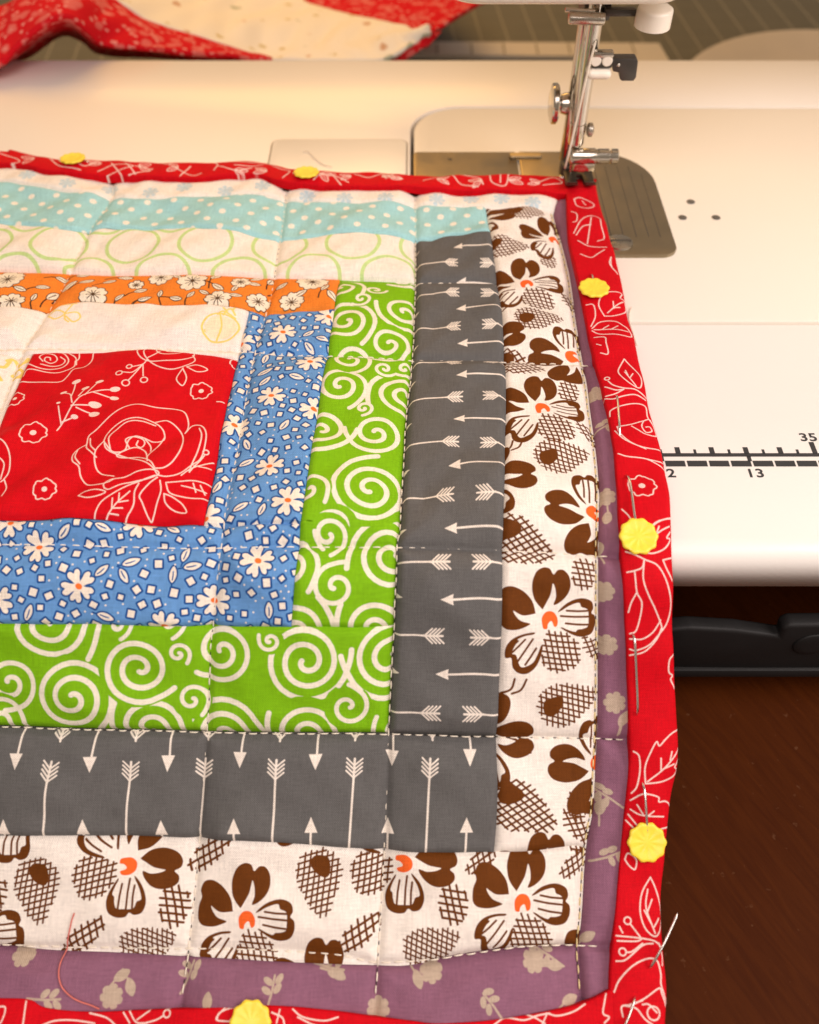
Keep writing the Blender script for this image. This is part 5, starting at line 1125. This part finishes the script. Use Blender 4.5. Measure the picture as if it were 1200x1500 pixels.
tag(bmobj('cutting_mat', bm, mat_material(), autos=35), 'olive grey cutting mat with thin pale grid lines behind the machine', 'cutting mat')
MZ = TZ+0.003
acr = mat('frosted_acrylic', (0.58, 0.52, 0.43), 0.35, noise=0.06, nscale=30, coat=0.3)
bm = bmesh.new(); prism(bm, [tuple(at(u, v, MZ+0.003)[:2]) for u, v in ((560, 79), (850, 82), (935, 102), (990, 104), (966, 63), (640, 61), (560, 60))], MZ+0.0002, MZ+0.0032, 0.0004, 1)
rl = tag(bmobj('acrylic_ruler', bm, acr, autos=35), 'pale see-through acrylic ruler lying on the mat behind the bed', 'ruler')
for u in (640, 690, 737, 785, 832, 925):
    a, c = at(u, 63.5, MZ+0.0033), at(u+1.5, 79, MZ+0.0033); bm = bmesh.new(); box(bm, (a.x-0.0006, c.y, MZ+0.00325), (a.x+0.0006, a.y, MZ+0.00335)); bmobj('tick_mark', bm, mat('ruler_tick', (0.25, 0.22, 0.16), 0.6, noise=0.1) if u == 640 else bpy.data.materials['ruler_tick'], rl)
c = at(1250, 150, MZ+0.011); bm = bmesh.new()
lathe(bm, [(0, 0.055), (0.001, 0.066), (0.004, 0.088), (0.009, 0.100), (0.0110, 0.1005), (0.0110, 0.0985), (0.006, 0.086), (0.003, 0.064), (0.003, 0.02)], (c.x, c.y, MZ), (0, 0, 1), 72)
tag(bmobj('round_dish', bm, mat('pale_grey_plastic', (0.55, 0.49, 0.42), 0.4, noise=0.05, coat=0.2), autos=40), 'pale grey round dish edge showing behind the bed at the right', 'dish')

def loft(rows, n_along, per):
    R = [resample(smooth([tuple(pv(*q)) for q in r], 8), n_along) for r in rows]
    if len(R) > 2:
        R = np.array(R); out = smooth([r.ravel() for r in R], per); out = [o.reshape(n_along, 3) for o in out]
    else: out = [R[0]*(1-k/per)+R[1]*k/per for k in range(per+1)]
    return np.array(out)
def soft_cloth(name, rows, base, blotch, parent, n=90, per=14, seed=0, amp=0.0012, label=None, fold=0.0):
    P = loft(rows, n, per); m_, k_ = P.shape[:2]
    rr = np.random.RandomState(seed); a = np.linspace(0, 1, k_)[None, :]; b = np.linspace(0, 1, m_)[:, None]
    w = sum(amp/(i+1)**0.5*np.sin(2*math.pi*((i+1)*2.2*a+rr.uniform(-2, 2)*b)+rr.uniform(0, 6)) for i in range(5))*np.sin(math.pi*b)**0.5
    P[..., 2] += w; P[..., 2] += fold*np.sin(math.pi*b)
    o = mobj(name, P.reshape(-1, 3), grid_faces(k_, m_).tolist(), blotch, parent)
    md = o.modifiers.new('thickness', 'SOLIDIFY'); md.thickness = 0.0022; md.offset = -1
    if label: o['label'] = label
    return o
def blotch(name, base, spots, scale, thr, wob=0.0):
    """cotton with a soft floral print made of noise-broken spots"""
    m = bpy.data.materials.new(name); m.use_nodes = True; N, L = nt(m); b = N['Principled BSDF']; b.inputs['Roughness'].default_value = 0.9; b.inputs['Specular IOR Level'].default_value = 0.15
    tc = N.new('ShaderNodeTexCoord'); col = None; rgb = N.new('ShaderNodeRGB'); rgb.outputs[0].default_value = (*base, 1); col = rgb.outputs[0]
    for i, (c, sc, th_) in enumerate(spots):
        mp = N.new('ShaderNodeMapping'); mp.inputs['Location'].default_value = (i*3.1, i*1.7, i*0.9); L.new(tc.outputs['Object'], mp.inputs['Vector'])
        v = N.new('ShaderNodeTexVoronoi'); v.inputs['Scale'].default_value = sc; v.feature = 'F1'
        nz = N.new('ShaderNodeTexNoise'); nz.inputs['Scale'].default_value = sc*3; L.new(mp.outputs['Vector'], nz.inputs['Vector'])
        ad = N.new('ShaderNodeVectorMath'); ad.operation = 'MULTIPLY_ADD'; L.new(nz.outputs['Color'], ad.inputs[0]); ad.inputs[1].default_value = (0.35/sc,)*3; L.new(mp.outputs['Vector'], ad.inputs[2])
        L.new(ad.outputs['Vector'], v.inputs['Vector'])
        r = N.new('ShaderNodeMapRange'); r.inputs['From Min'].default_value = th_; r.inputs['From Max'].default_value = th_*0.7; L.new(v.outputs['Distance'], r.inputs['Value'])
        mx = N.new('ShaderNodeMix'); mx.data_type = 'RGBA'; L.new(r.outputs['Result'], mx.inputs['Factor']); L.new(col, mx.inputs['A']); mx.inputs['B'].default_value = (*c, 1); col = mx.outputs['Result']
    L.new(col, b.inputs['Base Color'])
    n2 = N.new('ShaderNodeTexNoise'); n2.inputs['Scale'].default_value = 700; L.new(tc.outputs['Object'], n2.inputs['Vector'])
    bp = N.new('ShaderNodeBump'); bp.inputs['Strength'].default_value = 0.2; bp.inputs['Distance'].default_value = 0.0005; L.new(n2.outputs['Fac'], bp.inputs['Height']); L.new(bp.outputs['Normal'], b.inputs['Normal'])
    return m
RFAB = blotch('red_floral_cotton', (0.60, 0.006, 0.014), [((0.66, 0.13, 0.12), 130, 0.45), ((0.72, 0.24, 0.22), 230, 0.30)], 0, 0)
CFAB = blotch('cream_dotted_cotton', (0.84, 0.79, 0.70), [((0.62, 0.52, 0.30), 75, 0.20), ((0.60, 0.38, 0.25), 55, 0.16), ((0.45, 0.47, 0.36), 46, 0.16)], 0, 0)
q2 = thing('folded_quilt', 'second quilt heaped behind the bed, cream dotted backing and red floral binding', 'quilt')
L0 = [(-140, 190, .395), (0, 99, .41), (20, 79, .415), (55, 47, .42), (95, 28, .425), (120, 42, .43), (145, 66, .436), (175, 73, .438), (215, 75, .440), (262, 80, .445), (330, 86, .45), (395, 92, .455)]
L1 = [(-140, 40, .455), (0, 16, .46), (35, -2, .465), (90, -20, .47), (150, -5, .475), (180, 15, .475), (205, 32, .475), (240, 45, .475), (280, 57, .475), (340, 75, .475), (370, 82, .475), (397, 90, .475)]
Lm = [(-140, 110, .42), (0, 50, .43), (25, 30, .435), (70, 8, .44), (118, 5, .445), (150, 25, .45), (178, 45, .452), (212, 56, .453), (270, 68, .455), (335, 80, .46), (365, 85, .465), (396, 91, .468)]
Lu = [(-140, 210, .44), (0, 112, .45), (20, 92, .455), (45, 84, .46), (90, 54, .47), (120, 62, .47), (140, 78, .465), (175, 84, .465), (215, 85, .465), (262, 88, .465), (330, 92, .465), (395, 95, .465)]
soft_cloth('quilt_binding', [L0, Lm, L1], None, RFAB, q2, 110, 12, 2, 0.0010, 'wide red floral band rising in an arch')
soft_cloth('binding_underside', [L0, Lu], None, RFAB, q2, 90, 12, 3, 0.0006)
C0 = [(140, -14, .476), (180, 15, .4755), (205, 32, .4755), (240, 45, .4755), (280, 57, .4755), (340, 75, .4755), (390, 92, .476), (480, 94, .476), (560, 92, .476), (600, 70, .485), (627, 48, .5)]
C1 = [(300, -60, .64), (400, -25, .6), (437, -2, .585), (450, 8, .575), (480, 18, .565), (515, 27, .55), (545, 33, .54), (575, 39, .525), (600, 43, .515), (618, 46, .505), (628, 47, .5)]
CM = [(220, -40, .55), (290, -4, .54), (320, 15, .53), (345, 26, .525), (380, 40, .52), (430, 55, .51), (470, 62, .505), (520, 64, .50), (570, 60, .50), (605, 56, .495), (627, 47.5, .5)]
soft_cloth('quilt_backing', [C0, CM, C1], None, CFAB, q2, 110, 16, 5, 0.0012, 'cream cotton with tiny pastel dots')
R1 = [(420, -90, .74), (520, -80, .72), (600, -60, .70), (660, -40, .66), (700, -12, .62), (722, -2, .595), (700, 10, .565), (672, 27, .535), (655, 38, .52), (642, 46, .512), (632, 50, .5)]
soft_cloth('quilt_fold', [C1, R1], None, RFAB, q2, 90, 14, 7, 0.0012, 'red floral cotton folded over at the back')
E0 = [(548, 95, .477), (575, 84, .479), (600, 71, .485), (615, 60, .492), (629, 48, .5)]
E1 = [(575, 97, .481), (598, 86, .484), (618, 72, .49), (632, 62, .497), (648, 46, .507)]
soft_cloth('quilt_edge', [E0, E1], None, RFAB, q2, 30, 6, 8, 0.0003)
